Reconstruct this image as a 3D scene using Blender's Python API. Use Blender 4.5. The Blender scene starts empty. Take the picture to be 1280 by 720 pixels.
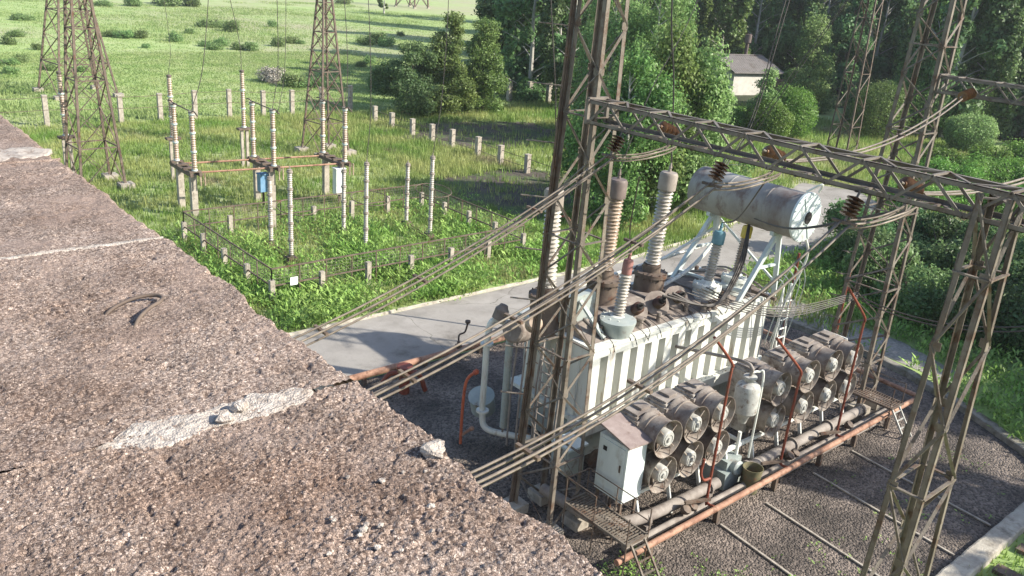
import bpy, math, random
import numpy as np
from mathutils import Vector, Matrix, noise

sc = bpy.context.scene
COL = sc.collection
R_ = math.radians
rnd = random.Random(7)

# ------------------------------------------------------------------ camera
F, H = 1070.0, 12.0
CR = Matrix(((0.7665248, 0.1724178, -0.6186370),
             (-0.6382787, 0.3110164, -0.7041798),
             (0.0709931, 0.9346341, 0.3484525)))
cam = bpy.data.cameras.new('camera')
cam.sensor_width = 36.0
cam.lens = F / 1280.0 * 36.0
cam.clip_start = 0.05
cam.clip_end = 6000
co = bpy.data.objects.new('camera', cam)
COL.objects.link(co)
M4 = CR.to_4x4()
M4.translation = (0, 0, H)
co.matrix_world = M4
sc.camera = co


def ray(px, py):
    return CR @ Vector((px - 640, 360 - py, -F))


def G(px, py, z=0.0):
    """site point at height z seen along a sight line (used to survey the layout)"""
    r = ray(px, py)
    return Vector((0, 0, H)) + r * ((z - H) / r.z)


def PV(px, py, v):
    r = ray(px, py)
    return Vector((0, 0, H)) + r * (v / r.y)


# ------------------------------------------------------------------ world, sun
w = bpy.data.worlds.new('World')
sc.world = w
w.use_nodes = True
nt = w.node_tree
bg = nt.nodes['Background']
sky = nt.nodes.new('ShaderNodeTexSky')
sky.sky_type = 'NISHITA'
sky.sun_disc = False
SUN_D = Vector((0.655, -0.755, 0)).normalized()
SUN_EL = R_(33)
sky.sun_elevation = SUN_EL
sky.sun_rotation = math.atan2(SUN_D.x, SUN_D.y)
sky.air_density = 1.0
sky.dust_density = 1.2
nt.links.new(sky.outputs[0], bg.inputs[0])
bg.inputs[1].default_value = 0.13
sd = bpy.data.lights.new('sun', 'SUN')
sd.energy = 5.0
sd.angle = R_(0.55)
sd.color = (1.0, 0.93, 0.80)
so = bpy.data.objects.new('sun', sd)
COL.objects.link(so)
to_sun = Vector((SUN_D.x * math.cos(SUN_EL), SUN_D.y * math.cos(SUN_EL), math.sin(SUN_EL)))
so.rotation_euler = to_sun.to_track_quat('Z', 'Y').to_euler()
so.location = to_sun * 80
vs = sc.view_settings
vs.view_transform = 'Standard'
vs.look = 'None'
vs.exposure = 0.98
vs.gamma = 1.0
vs.use_curve_mapping = False
sc.render.engine = 'CYCLES'
sc.cycles.use_denoising = True
sc.cycles.max_bounces = 6
sc.cycles.diffuse_bounces = 3
sc.cycles.transparent_max_bounces = 4
sc.cycles.caustics_reflective = False
sc.cycles.caustics_refractive = False


# ------------------------------------------------------------------ materials
def _n(t, kind, x=0, y=0):
    return t.nodes.new(kind)


def mat(name, c1, c2=None, scale=3.0, lo=0.35, hi=0.65, rough=0.7, metal=0.0, bump=0.0, bscale=None,
        c3=None, s3=1.0, t3=(0.55, 0.65), detail=6.0, island=0.0, trans=0.0, streak=None, spec=0.35):
    m = bpy.data.materials.new(name)
    m.use_nodes = True
    t = m.node_tree
    b = t.nodes['Principled BSDF']
    b.inputs['Roughness'].default_value = rough
    b.inputs['Metallic'].default_value = metal
    b.inputs['Specular IOR Level'].default_value = spec
    geo = _n(t, 'ShaderNodeNewGeometry')
    pos = geo.outputs['Position']
    if streak:
        mp = _n(t, 'ShaderNodeMapping')
        mp.inputs['Scale'].default_value = streak
        t.links.new(pos, mp.inputs[0])
        spos = mp.outputs[0]
    else:
        spos = pos
    col = None
    if c2 is not None:
        nz = _n(t, 'ShaderNodeTexNoise')
        nz.inputs['Scale'].default_value = scale
        nz.inputs['Detail'].default_value = detail
        nz.inputs['Roughness'].default_value = 0.62
        t.links.new(spos, nz.inputs['Vector'])
        rp = _n(t, 'ShaderNodeValToRGB')
        rp.color_ramp.elements[0].position = lo
        rp.color_ramp.elements[1].position = hi
        rp.color_ramp.elements[0].color = (*c1, 1)
        rp.color_ramp.elements[1].color = (*c2, 1)
        t.links.new(nz.outputs['Fac'], rp.inputs[0])
        col = rp.outputs[0]
    if c3 is not None:
        nz = _n(t, 'ShaderNodeTexNoise')
        nz.inputs['Scale'].default_value = s3
        nz.inputs['Detail'].default_value = 8
        nz.inputs['Roughness'].default_value = 0.7
        t.links.new(spos, nz.inputs['Vector'])
        mr = _n(t, 'ShaderNodeMapRange')
        mr.inputs['From Min'].default_value = t3[0]
        mr.inputs['From Max'].default_value = t3[1]
        t.links.new(nz.outputs['Fac'], mr.inputs[0])
        mx = _n(t, 'ShaderNodeMix')
        mx.data_type = 'RGBA'
        t.links.new(mr.outputs[0], mx.inputs['Factor'])
        if col is None:
            mx.inputs['A'].default_value = (*c1, 1)
        else:
            t.links.new(col, mx.inputs['A'])
        mx.inputs['B'].default_value = (*c3, 1)
        col = mx.outputs['Result']
    if island > 0:
        hs = _n(t, 'ShaderNodeHueSaturation')
        mr = _n(t, 'ShaderNodeMapRange')
        mr.inputs['To Min'].default_value = 1 - island
        mr.inputs['To Max'].default_value = 1 + island
        t.links.new(geo.outputs['Random Per Island'], mr.inputs[0])
        if 'leaves' in name:
            oi = _n(t, 'ShaderNodeObjectInfo')
            m1 = _n(t, 'ShaderNodeMapRange')
            m1.inputs['To Min'].default_value = 0.472
            m1.inputs['To Max'].default_value = 0.515
            t.links.new(oi.outputs['Random'], m1.inputs[0])
            t.links.new(m1.outputs[0], hs.inputs['Hue'])
            m2_ = _n(t, 'ShaderNodeMath')
            m2_.operation = 'MULTIPLY_ADD'
            m2_.inputs[1].default_value = 0.45
            m2_.inputs[2].default_value = 0.8
            t.links.new(oi.outputs['Random'], m2_.inputs[0])
            m3_ = _n(t, 'ShaderNodeMath')
            m3_.operation = 'MULTIPLY'
            t.links.new(m2_.outputs[0], m3_.inputs[0])
            t.links.new(mr.outputs[0], m3_.inputs[1])
            t.links.new(m3_.outputs[0], hs.inputs['Value'])
        else:
            t.links.new(mr.outputs[0], hs.inputs['Value'])
        if col is None:
            hs.inputs['Color'].default_value = (*c1, 1)
        else:
            t.links.new(col, hs.inputs['Color'])
        col = hs.outputs[0]
    if col is not None:
        t.links.new(col, b.inputs['Base Color'])
    else:
        b.inputs['Base Color'].default_value = (*c1, 1)
    if bump > 0:
        nz = _n(t, 'ShaderNodeTexNoise')
        nz.inputs['Scale'].default_value = bscale or scale * 4
        nz.inputs['Detail'].default_value = 6
        t.links.new(pos, nz.inputs['Vector'])
        bp = _n(t, 'ShaderNodeBump')
        bp.inputs['Strength'].default_value = bump
        bp.inputs['Distance'].default_value = 0.05
        t.links.new(nz.outputs['Fac'], bp.inputs['Height'])
        t.links.new(bp.outputs[0], b.inputs['Normal'])
    if trans > 0:
        tr = _n(t, 'ShaderNodeBsdfTranslucent')
        ms = _n(t, 'ShaderNodeMixShader')
        ms.inputs[0].default_value = trans
        if col is not None:
            t.links.new(col, tr.inputs[0])
        else:
            tr.inputs[0].default_value = (*c1, 1)
        t.links.new(b.outputs[0], ms.inputs[1])
        t.links.new(tr.outputs[0], ms.inputs[2])
        t.links.new(ms.outputs[0], t.nodes['Material Output'].inputs[0])
    return m


M = {}
M['steel'] = mat('lattice_steel', (0.098, 0.082, 0.067), (0.185, 0.16, 0.132), 2.2, rough=0.65, c3=(0.085, 0.045, 0.028), s3=3.0, t3=(0.5, 0.66), bump=0.2, bscale=40)
M['steel_dark'] = mat('dark_weathered_steel', (0.075, 0.055, 0.045), (0.15, 0.115, 0.09), 3, rough=0.7, c3=(0.10, 0.045, 0.025), s3=4)
M['beam'] = mat('beam_steel', (0.105, 0.09, 0.078), (0.185, 0.162, 0.14), 2.0, rough=0.65, c3=(0.075, 0.048, 0.03), s3=3.5, t3=(0.52, 0.68))
M['paint'] = mat('grey_green_tank_paint', (0.53, 0.545, 0.51), (0.68, 0.69, 0.64), 1.2, rough=0.45, c3=(0.30, 0.23, 0.17), s3=4.5, t3=(0.56, 0.72), streak=(1, 1, 0.18), bump=0.05, bscale=20)
M['paint_blue_shaded'] = mat('grey_blue_shaded_paint', (0.25, 0.29, 0.285), (0.36, 0.39, 0.37), 1.5, rough=0.5, c3=(0.17, 0.135, 0.11), s3=3, t3=(0.54, 0.7))  # darker bluish copy of the tank paint, shade put into its tone
M['dusty'] = mat('dusty_cover', (0.13, 0.105, 0.092), (0.24, 0.205, 0.18), 2.5, rough=0.85, c3=(0.34, 0.33, 0.30), s3=1.8, t3=(0.6, 0.72), bump=0.1)
M['cons'] = mat('conservator_paint', (0.19, 0.172, 0.16), (0.30, 0.29, 0.265), 1.0, rough=0.55, c3=(0.14, 0.10, 0.085), s3=2.2, t3=(0.50, 0.66), streak=(1, 1, 0.5))
M['cooler'] = mat('cooler_paint', (0.24, 0.205, 0.175), (0.44, 0.41, 0.365), 3.5, rough=0.65, c3=(0.12, 0.085, 0.065), s3=5, t3=(0.48, 0.64), bump=0.08)
M['cowl'] = mat('fan_cowl_metal', (0.155, 0.125, 0.108), (0.30, 0.265, 0.23), 3.5, rough=0.55, c3=(0.10, 0.062, 0.045), s3=6, t3=(0.52, 0.68))
M['hub'] = mat('fan_motor_grey', (0.30, 0.30, 0.285), (0.44, 0.44, 0.415), 6, rough=0.5, c3=(0.17, 0.13, 0.105), s3=7, t3=(0.54, 0.68))
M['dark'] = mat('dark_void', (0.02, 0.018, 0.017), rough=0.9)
M['porc_w'] = mat('pale_porcelain', (0.29, 0.265, 0.235), (0.45, 0.42, 0.38), 4, rough=0.3, c3=(0.18, 0.13, 0.10), s3=6, t3=(0.54, 0.72))
M['porc_b'] = mat('brown_porcelain', (0.055, 0.03, 0.022), (0.10, 0.055, 0.04), 5, rough=0.25)
M['porc_tan'] = mat('tan_porcelain', (0.26, 0.195, 0.145), (0.40, 0.32, 0.25), 4, rough=0.3, c3=(0.13, 0.085, 0.06), s3=5, t3=(0.5, 0.68))
M['porc_o'] = mat('orange_brown_porcelain', (0.085, 0.042, 0.02), (0.165, 0.083, 0.036), 9, rough=0.3)
M['cap_br'] = mat('brown_grey_cap', (0.10, 0.078, 0.072), (0.16, 0.125, 0.112), 4, rough=0.6)
M['cap_gr'] = mat('grey_cap', (0.20, 0.17, 0.145), (0.28, 0.245, 0.215), 4, rough=0.6)
M['cap_red'] = mat('faded_red_cap', (0.21, 0.095, 0.085), (0.30, 0.15, 0.135), 4, rough=0.6)
M['cap_blue'] = mat('teal_blue_cap', (0.075, 0.17, 0.21), (0.13, 0.25, 0.29), 4, rough=0.5)
M['cap_yel'] = mat('yellow_cap', (0.50, 0.36, 0.04), (0.62, 0.48, 0.10), 4, rough=0.5)
M['white'] = mat('white_enamel', (0.62, 0.64, 0.62), (0.74, 0.75, 0.72), 2, rough=0.4, c3=(0.35, 0.3, 0.25), s3=4, t3=(0.6, 0.75))
M['cabinet'] = mat('cabinet_grey_paint', (0.47, 0.53, 0.53), (0.57, 0.62, 0.61), 2, rough=0.4, c3=(0.33, 0.32, 0.29), s3=3, t3=(0.58, 0.72), streak=(1, 1, 0.3))
M['cab_roof'] = mat('rusty_cabinet_roof', (0.20, 0.155, 0.145), (0.29, 0.24, 0.225), 3, rough=0.6, c3=(0.14, 0.10, 0.085), s3=4, t3=(0.55, 0.7))
M['red'] = mat('red_oxide_pipe', (0.15, 0.035, 0.022), (0.23, 0.065, 0.04), 5, rough=0.55, c3=(0.09, 0.045, 0.03), s3=7, t3=(0.52, 0.66))
M['red_bright'] = mat('orange_red_pipe', (0.33, 0.065, 0.03), (0.43, 0.12, 0.06), 5, rough=0.55, c3=(0.15, 0.05, 0.03), s3=6, t3=(0.55, 0.68))
M['rust'] = mat('rusty_pipe', (0.24, 0.125, 0.085), (0.38, 0.23, 0.16), 2.5, rough=0.75, c3=(0.14, 0.07, 0.045), s3=4, t3=(0.5, 0.64), bump=0.1)
M['oilpipe'] = mat('dusty_oil_pipe', (0.16, 0.135, 0.12), (0.29, 0.26, 0.235), 3, rough=0.75)
M['wire'] = mat('aged_aluminium_conductor', (0.125, 0.102, 0.083), (0.21, 0.178, 0.147), 6, rough=0.6, metal=0.1)
M['wire_dark'] = mat('dark_cable', (0.035, 0.03, 0.028), (0.07, 0.06, 0.055), 5, rough=0.6)
M['conc'] = mat('post_concrete', (0.27, 0.24, 0.205), (0.41, 0.37, 0.315), 4, rough=0.9, c3=(0.17, 0.145, 0.12), s3=5, t3=(0.53, 0.68), bump=0.15)
M['kerb'] = mat('kerb_concrete', (0.30, 0.27, 0.23), (0.45, 0.42, 0.36), 3, rough=0.9, c3=(0.17, 0.15, 0.12), s3=2.0, t3=(0.52, 0.68), bump=0.4, bscale=25)
M['asphalt'] = mat('old_asphalt', (0.24, 0.225, 0.205), (0.33, 0.31, 0.285), 1.2, rough=0.95, c3=(0.18, 0.165, 0.145), s3=0.6, t3=(0.55, 0.7), bump=0.2, bscale=40)
M['path'] = mat('pale_gravel_path', (0.20, 0.185, 0.165), (0.34, 0.32, 0.29), 9, rough=0.95, bump=0.5, bscale=18)
M['dirt'] = mat('dark_soil_and_shade', (0.048, 0.042, 0.036), (0.10, 0.082, 0.068), 1.3, rough=0.95, c3=(0.07, 0.105, 0.035), s3=0.5, t3=(0.47, 0.60), bump=0.8, bscale=5)
M['meadow_floor'] = mat('meadow_floor', (0.215, 0.31, 0.095), (0.33, 0.405, 0.17), 0.35, rough=0.95, c3=(0.31, 0.30, 0.19), s3=0.022, t3=(0.46, 0.64), bump=0.7, bscale=1.5, detail=12)
M['grass'] = mat('yard_grass', (0.15, 0.265, 0.05), (0.35, 0.38, 0.14), 0.22, rough=0.6, island=0.3, trans=0.4, lo=0.38, hi=0.6, c3=(0.33, 0.28, 0.18), s3=0.16, t3=(0.56, 0.66))
M['weed'] = mat('lush_weeds', (0.175, 0.335, 0.065), (0.32, 0.46, 0.13), 0.5, rough=0.55, island=0.4, trans=0.4)
M['meadow'] = mat('meadow_grass', (0.22, 0.32, 0.10), (0.34, 0.405, 0.175), 0.35, rough=0.8, island=0.12, trans=0.45, lo=0.35, hi=0.65)
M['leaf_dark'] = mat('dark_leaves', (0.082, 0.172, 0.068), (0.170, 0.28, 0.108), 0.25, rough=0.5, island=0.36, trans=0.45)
M['leaf_mid'] = mat('mid_leaves', (0.105, 0.195, 0.055), (0.20, 0.30, 0.09), 0.45, rough=0.5, island=0.5, trans=0.42)
M['leaf_light'] = mat('pale_birch_leaves', (0.15, 0.245, 0.08), (0.25, 0.345, 0.13), 0.45, rough=0.5, island=0.45, trans=0.45)
M['leaf_bright'] = mat('bright_shrub_leaves', (0.085, 0.215, 0.036), (0.165, 0.31, 0.065), 0.9, rough=0.5, island=0.4, trans=0.4)
M['leaf_field'] = mat('field_bush_leaves', (0.15, 0.25, 0.085), (0.24, 0.345, 0.14), 0.5, rough=0.5, island=0.3, trans=0.45)
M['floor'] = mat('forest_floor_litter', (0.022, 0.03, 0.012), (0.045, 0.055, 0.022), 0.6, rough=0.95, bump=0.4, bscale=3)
M['kerb_dark'] = mat('dark_kerb', (0.16, 0.145, 0.12), (0.27, 0.25, 0.215), 3, rough=0.95, c3=(0.085, 0.085, 0.05), s3=1.6, t3=(0.48, 0.62), bump=0.4, bscale=25)  # darker, mottled variant of the kerb concrete
M['leaf_grey'] = mat('grey_dry_twigs', (0.25, 0.23, 0.20), (0.40, 0.37, 0.33), 2, rough=0.8, island=0.3)
M['bark'] = mat('grey_bark', (0.06, 0.05, 0.04), (0.13, 0.11, 0.09), 3, rough=0.9)
M['birch'] = mat('birch_bark', (0.30, 0.29, 0.26), (0.45, 0.43, 0.40), 2, rough=0.8, c3=(0.05, 0.045, 0.04), s3=4, t3=(0.58, 0.66))
M['wall'] = mat('render_wall', (0.50, 0.49, 0.45), (0.62, 0.60, 0.55), 1.5, rough=0.9, c3=(0.36, 0.33, 0.29), s3=0.9, t3=(0.55, 0.7))
M['roof'] = mat('corrugated_roof', (0.17, 0.155, 0.15), (0.25, 0.23, 0.22), 2, rough=0.8, c3=(0.13, 0.10, 0.085), s3=0.7, t3=(0.55, 0.7))
M['blue'] = mat('faded_blue_box', (0.10, 0.22, 0.36), (0.17, 0.30, 0.44), 4, rough=0.5)
M['sign'] = mat('white_sign_plate', (0.75, 0.76, 0.75), rough=0.5)
M['mesh'] = mat('wire_mesh', (0.13, 0.12, 0.10), (0.2, 0.18, 0.15), 4, rough=0.7)
M['bucket'] = mat('old_green_bucket', (0.10, 0.10, 0.055), (0.17, 0.15, 0.09), 6, rough=0.6, c3=(0.22, 0.10, 0.05), s3=6)
M['mortar'] = mat('pale_mortar', (0.36, 0.315, 0.28), (0.49, 0.44, 0.395), 18, rough=0.95, c3=(0.25, 0.205, 0.175), s3=30, t3=(0.5, 0.64), bump=0.5, bscale=220)


def gravel_mat():
    m = bpy.data.materials.new('dark_pit_gravel')
    m.use_nodes = True
    t = m.node_tree
    b = t.nodes['Principled BSDF']
    b.inputs['Roughness'].default_value = 0.9
    geo = _n(t, 'ShaderNodeNewGeometry')
    vo = _n(t, 'ShaderNodeTexVoronoi')
    vo.inputs['Scale'].default_value = 19
    t.links.new(geo.outputs['Position'], vo.inputs['Vector'])
    sep = _n(t, 'ShaderNodeSeparateColor')
    t.links.new(vo.outputs['Color'], sep.inputs[0])
    rp = _n(t, 'ShaderNodeValToRGB')
    e = rp.color_ramp.elements
    e[0].color = (0.045, 0.036, 0.031, 1)
    e[1].color = (0.19, 0.155, 0.132, 1)
    t.links.new(sep.outputs[0], rp.inputs[0])
    nz = _n(t, 'ShaderNodeTexNoise')
    nz.inputs['Scale'].default_value = 0.7
    nz.inputs['Detail'].default_value = 5
    t.links.new(geo.outputs['Position'], nz.inputs['Vector'])
    mr = _n(t, 'ShaderNodeMapRange')
    mr.inputs['From Min'].default_value = 0.35
    mr.inputs['From Max'].default_value = 0.65
    mr.inputs['To Min'].default_value = 0.5
    mr.inputs['To Max'].default_value = 1.35
    t.links.new(nz.outputs['Fac'], mr.inputs[0])
    hs = _n(t, 'ShaderNodeHueSaturation')
    t.links.new(rp.outputs[0], hs.inputs['Color'])
    t.links.new(mr.outputs[0], hs.inputs['Value'])
    t.links.new(hs.outputs[0], b.inputs['Base Color'])
    bp = _n(t, 'ShaderNodeBump')
    bp.inputs['Strength'].default_value = 1.0
    bp.inputs['Distance'].default_value = 0.045
    bp.invert = True
    t.links.new(vo.outputs['Distance'], bp.inputs['Height'])
    t.links.new(bp.outputs[0], b.inputs['Normal'])
    return m


def asphalt_mat():
    """worn tarmac: patches, stains and a net of cracks"""
    m = mat('old_asphalt', (0.22, 0.205, 0.188), (0.32, 0.30, 0.278), 0.9, rough=0.95, c3=(0.15, 0.137, 0.122), s3=0.45, t3=(0.52, 0.68), bump=0.25, bscale=40)
    t = m.node_tree
    b = t.nodes['Principled BSDF']
    src = b.inputs['Base Color'].links[0].from_socket
    geo = [n_ for n_ in t.nodes if n_.bl_idname == 'ShaderNodeNewGeometry'][0]
    wob = _n(t, 'ShaderNodeTexNoise')
    wob.inputs['Scale'].default_value = 1.3
    wob.inputs['Detail'].default_value = 5
    t.links.new(geo.outputs['Position'], wob.inputs['Vector'])
    ad = _n(t, 'ShaderNodeMix')
    ad.data_type = 'RGBA'
    ad.blend_type = 'LINEAR_LIGHT'
    ad.inputs['Factor'].default_value = 0.35
    t.links.new(geo.outputs['Position'], ad.inputs['A'])
    t.links.new(wob.outputs['Color'], ad.inputs['B'])
    vo = _n(t, 'ShaderNodeTexVoronoi')
    vo.feature = 'DISTANCE_TO_EDGE'
    vo.inputs['Scale'].default_value = 0.21
    t.links.new(ad.outputs['Result'], vo.inputs['Vector'])
    mr = _n(t, 'ShaderNodeMapRange')
    mr.inputs['From Max'].default_value = 0.0045
    t.links.new(vo.outputs['Distance'], mr.inputs[0])
    mx = _n(t, 'ShaderNodeMix')
    mx.data_type = 'RGBA'
    mx.inputs['A'].default_value = (0.13, 0.12, 0.10, 1)
    t.links.new(mr.outputs[0], mx.inputs['Factor'])
    t.links.new(src, mx.inputs['B'])
    t.links.new(mx.outputs['Result'], b.inputs['Base Color'])
    return m


def pebble_mat():
    """pebble-dash: every little stone has a colour of its own, set in a darker binder"""
    m = bpy.data.materials.new('pebble_dash')
    m.use_nodes = True
    t = m.node_tree
    b = t.nodes['Principled BSDF']
    b.inputs['Roughness'].default_value = 0.85
    b.inputs['Specular IOR Level'].default_value = 0.25
    geo = _n(t, 'ShaderNodeNewGeometry')
    pos = geo.outputs['Position']
    wob = _n(t, 'ShaderNodeTexNoise')
    wob.inputs['Scale'].default_value = 90
    t.links.new(pos, wob.inputs['Vector'])
    add = _n(t, 'ShaderNodeMix')
    add.data_type = 'RGBA'
    add.blend_type = 'LINEAR_LIGHT'
    add.inputs['Factor'].default_value = 0.006
    t.links.new(pos, add.inputs['A'])
    t.links.new(wob.outputs['Color'], add.inputs['B'])
    vec = add.outputs['Result']
    vo = _n(t, 'ShaderNodeTexVoronoi')
    vo.inputs['Scale'].default_value = 185
    vo.inputs['Randomness'].default_value = 1.0
    t.links.new(vec, vo.inputs['Vector'])
    sep = _n(t, 'ShaderNodeSeparateColor')
    t.links.new(vo.outputs['Color'], sep.inputs[0])
    rp = _n(t, 'ShaderNodeValToRGB')
    e = rp.color_ramp.elements
    e[0].position = 0.0
    e[0].color = (0.11, 0.078, 0.064, 1)
    e[1].position = 1.0
    e[1].color = (0.60, 0.49, 0.425, 1)
    for p_, c_ in ((0.22, (0.19, 0.138, 0.113)), (0.42, (0.33, 0.255, 0.213)), (0.85, (0.41, 0.328, 0.28))):
        k = e.new(p_)
        k.color = (*c_, 1)
    t.links.new(sep.outputs[0], rp.inputs[0])
    v2 = _n(t, 'ShaderNodeTexVoronoi')
    v2.feature = 'DISTANCE_TO_EDGE'
    v2.inputs['Scale'].default_value = 185
    t.links.new(vec, v2.inputs['Vector'])
    mr0 = _n(t, 'ShaderNodeMapRange')
    mr0.inputs['From Min'].default_value = 0.0
    mr0.inputs['From Max'].default_value = 0.10
    t.links.new(v2.outputs['Distance'], mr0.inputs[0])
    mx = _n(t, 'ShaderNodeMix')
    mx.data_type = 'RGBA'
    t.links.new(mr0.outputs[0], mx.inputs['Factor'])
    mx.inputs['A'].default_value = (0.20, 0.155, 0.135, 1)
    t.links.new(rp.outputs[0], mx.inputs['B'])
    nz = _n(t, 'ShaderNodeTexNoise')
    nz.inputs['Scale'].default_value = 4.0
    nz.inputs['Detail'].default_value = 8
    nz.inputs['Roughness'].default_value = 0.7
    t.links.new(pos, nz.inputs['Vector'])
    mr = _n(t, 'ShaderNodeMapRange')
    mr.inputs['From Min'].default_value = 0.35
    mr.inputs['From Max'].default_value = 0.65
    mr.inputs['To Min'].default_value = 0.72
    mr.inputs['To Max'].default_value = 1.18
    t.links.new(nz.outputs['Fac'], mr.inputs[0])
    hs = _n(t, 'ShaderNodeHueSaturation')
    t.links.new(mx.outputs['Result'], hs.inputs['Color'])
    t.links.new(mr.outputs[0], hs.inputs['Value'])
    st_n = _n(t, 'ShaderNodeTexNoise')
    st_n.inputs['Scale'].default_value = 1.4
    st_n.inputs['Detail'].default_value = 9
    st_n.inputs['Roughness'].default_value = 0.72
    t.links.new(pos, st_n.inputs['Vector'])
    st_m = _n(t, 'ShaderNodeMapRange')
    st_m.inputs['From Min'].default_value = 0.46
    st_m.inputs['From Max'].default_value = 0.70
    t.links.new(st_n.outputs['Fac'], st_m.inputs[0])
    st_x = _n(t, 'ShaderNodeMix')
    st_x.data_type = 'RGBA'
    st_x.blend_type = 'MULTIPLY'
    st_x.inputs['B'].default_value = (0.62, 0.53, 0.47, 1)
    t.links.new(st_m.outputs[0], st_x.inputs['Factor'])
    t.links.new(hs.outputs[0], st_x.inputs['A'])
    t.links.new(st_x.outputs['Result'], b.inputs['Base Color'])
    # worn bald areas where the binder shows
    bd_n = _n(t, 'ShaderNodeTexNoise')
    bd_n.inputs['Scale'].default_value = 3.1
    bd_n.inputs['Detail'].default_value = 10
    bd_n.inputs['Roughness'].default_value = 0.75
    bd_o = _n(t, 'ShaderNodeVectorMath')
    bd_o.inputs[1].default_value = (17.3, 4.1, 9.7)
    t.links.new(pos, bd_o.inputs[0])
    t.links.new(bd_o.outputs[0], bd_n.inputs['Vector'])
    bd_m = _n(t, 'ShaderNodeMapRange')
    bd_m.inputs['From Min'].default_value = 0.50
    bd_m.inputs['From Max'].default_value = 0.64
    bd_m.inputs['To Max'].default_value = 0.72
    t.links.new(bd_n.outputs['Fac'], bd_m.inputs[0])
    bd_x = _n(t, 'ShaderNodeMix')
    bd_x.data_type = 'RGBA'
    bd_x.inputs['B'].default_value = (0.31, 0.235, 0.20, 1)
    t.links.new(bd_m.outputs[0], bd_x.inputs['Factor'])
    t.links.new(st_x.outputs['Result'], bd_x.inputs['A'])
    t.links.new(bd_x.outputs['Result'], b.inputs['Base Color'])
    # relief: stones of differing height plus grit
    ma = _n(t, 'ShaderNodeMath')
    ma.operation = 'MULTIPLY'
    t.links.new(mr0.outputs[0], ma.inputs[0])
    t.links.new(sep.outputs[1], ma.inputs[1])
    n2 = _n(t, 'ShaderNodeTexNoise')
    n2.inputs['Scale'].default_value = 300
    n2.inputs['Detail'].default_value = 4
    t.links.new(pos, n2.inputs['Vector'])
    m2 = _n(t, 'ShaderNodeMath')
    m2.operation = 'MULTIPLY_ADD'
    m2.inputs[1].default_value = 0.5
    t.links.new(n2.outputs['Fac'], m2.inputs[0])
    t.links.new(ma.outputs[0], m2.inputs[2])
    bp = _n(t, 'ShaderNodeBump')
    bp.inputs['Strength'].default_value = 0.9
    bp.inputs['Distance'].default_value = 0.005
    t.links.new(m2.outputs[0], bp.inputs['Height'])
    t.links.new(bp.outputs[0], b.inputs['Normal'])
    return m


M['gravel'] = gravel_mat()
M['asphalt'] = asphalt_mat()
M['pebble'] = pebble_mat()

# ------------------------------------------------------------------ mesh helpers
ORG = {}


def tag(o, label=None, cat=None, group=None, kind=None):
    if label:
        o['label'] = label
    if cat:
        o['category'] = cat
    if group:
        o['group'] = group
    if kind:
        o['kind'] = kind
    return o


def thing(name, label, cat, loc, group=None):
    o = bpy.data.objects.new(name, None)
    COL.objects.link(o)
    o.location = loc
    o.empty_display_size = 0.2
    ORG[o.name] = Vector(loc)
    return tag(o, label, cat, group)


def link_mesh(name, me, m, parent=None, loc=None):
    o = bpy.data.objects.new(name, me)
    COL.objects.link(o)
    if m is not None:
        me.materials.append(m)
    if parent is not None:
        o.parent = parent
        ORG[o.name] = ORG[parent.name]
    else:
        o.location = loc or (0, 0, 0)
        ORG[o.name] = Vector(loc or (0, 0, 0))
    return o


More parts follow.
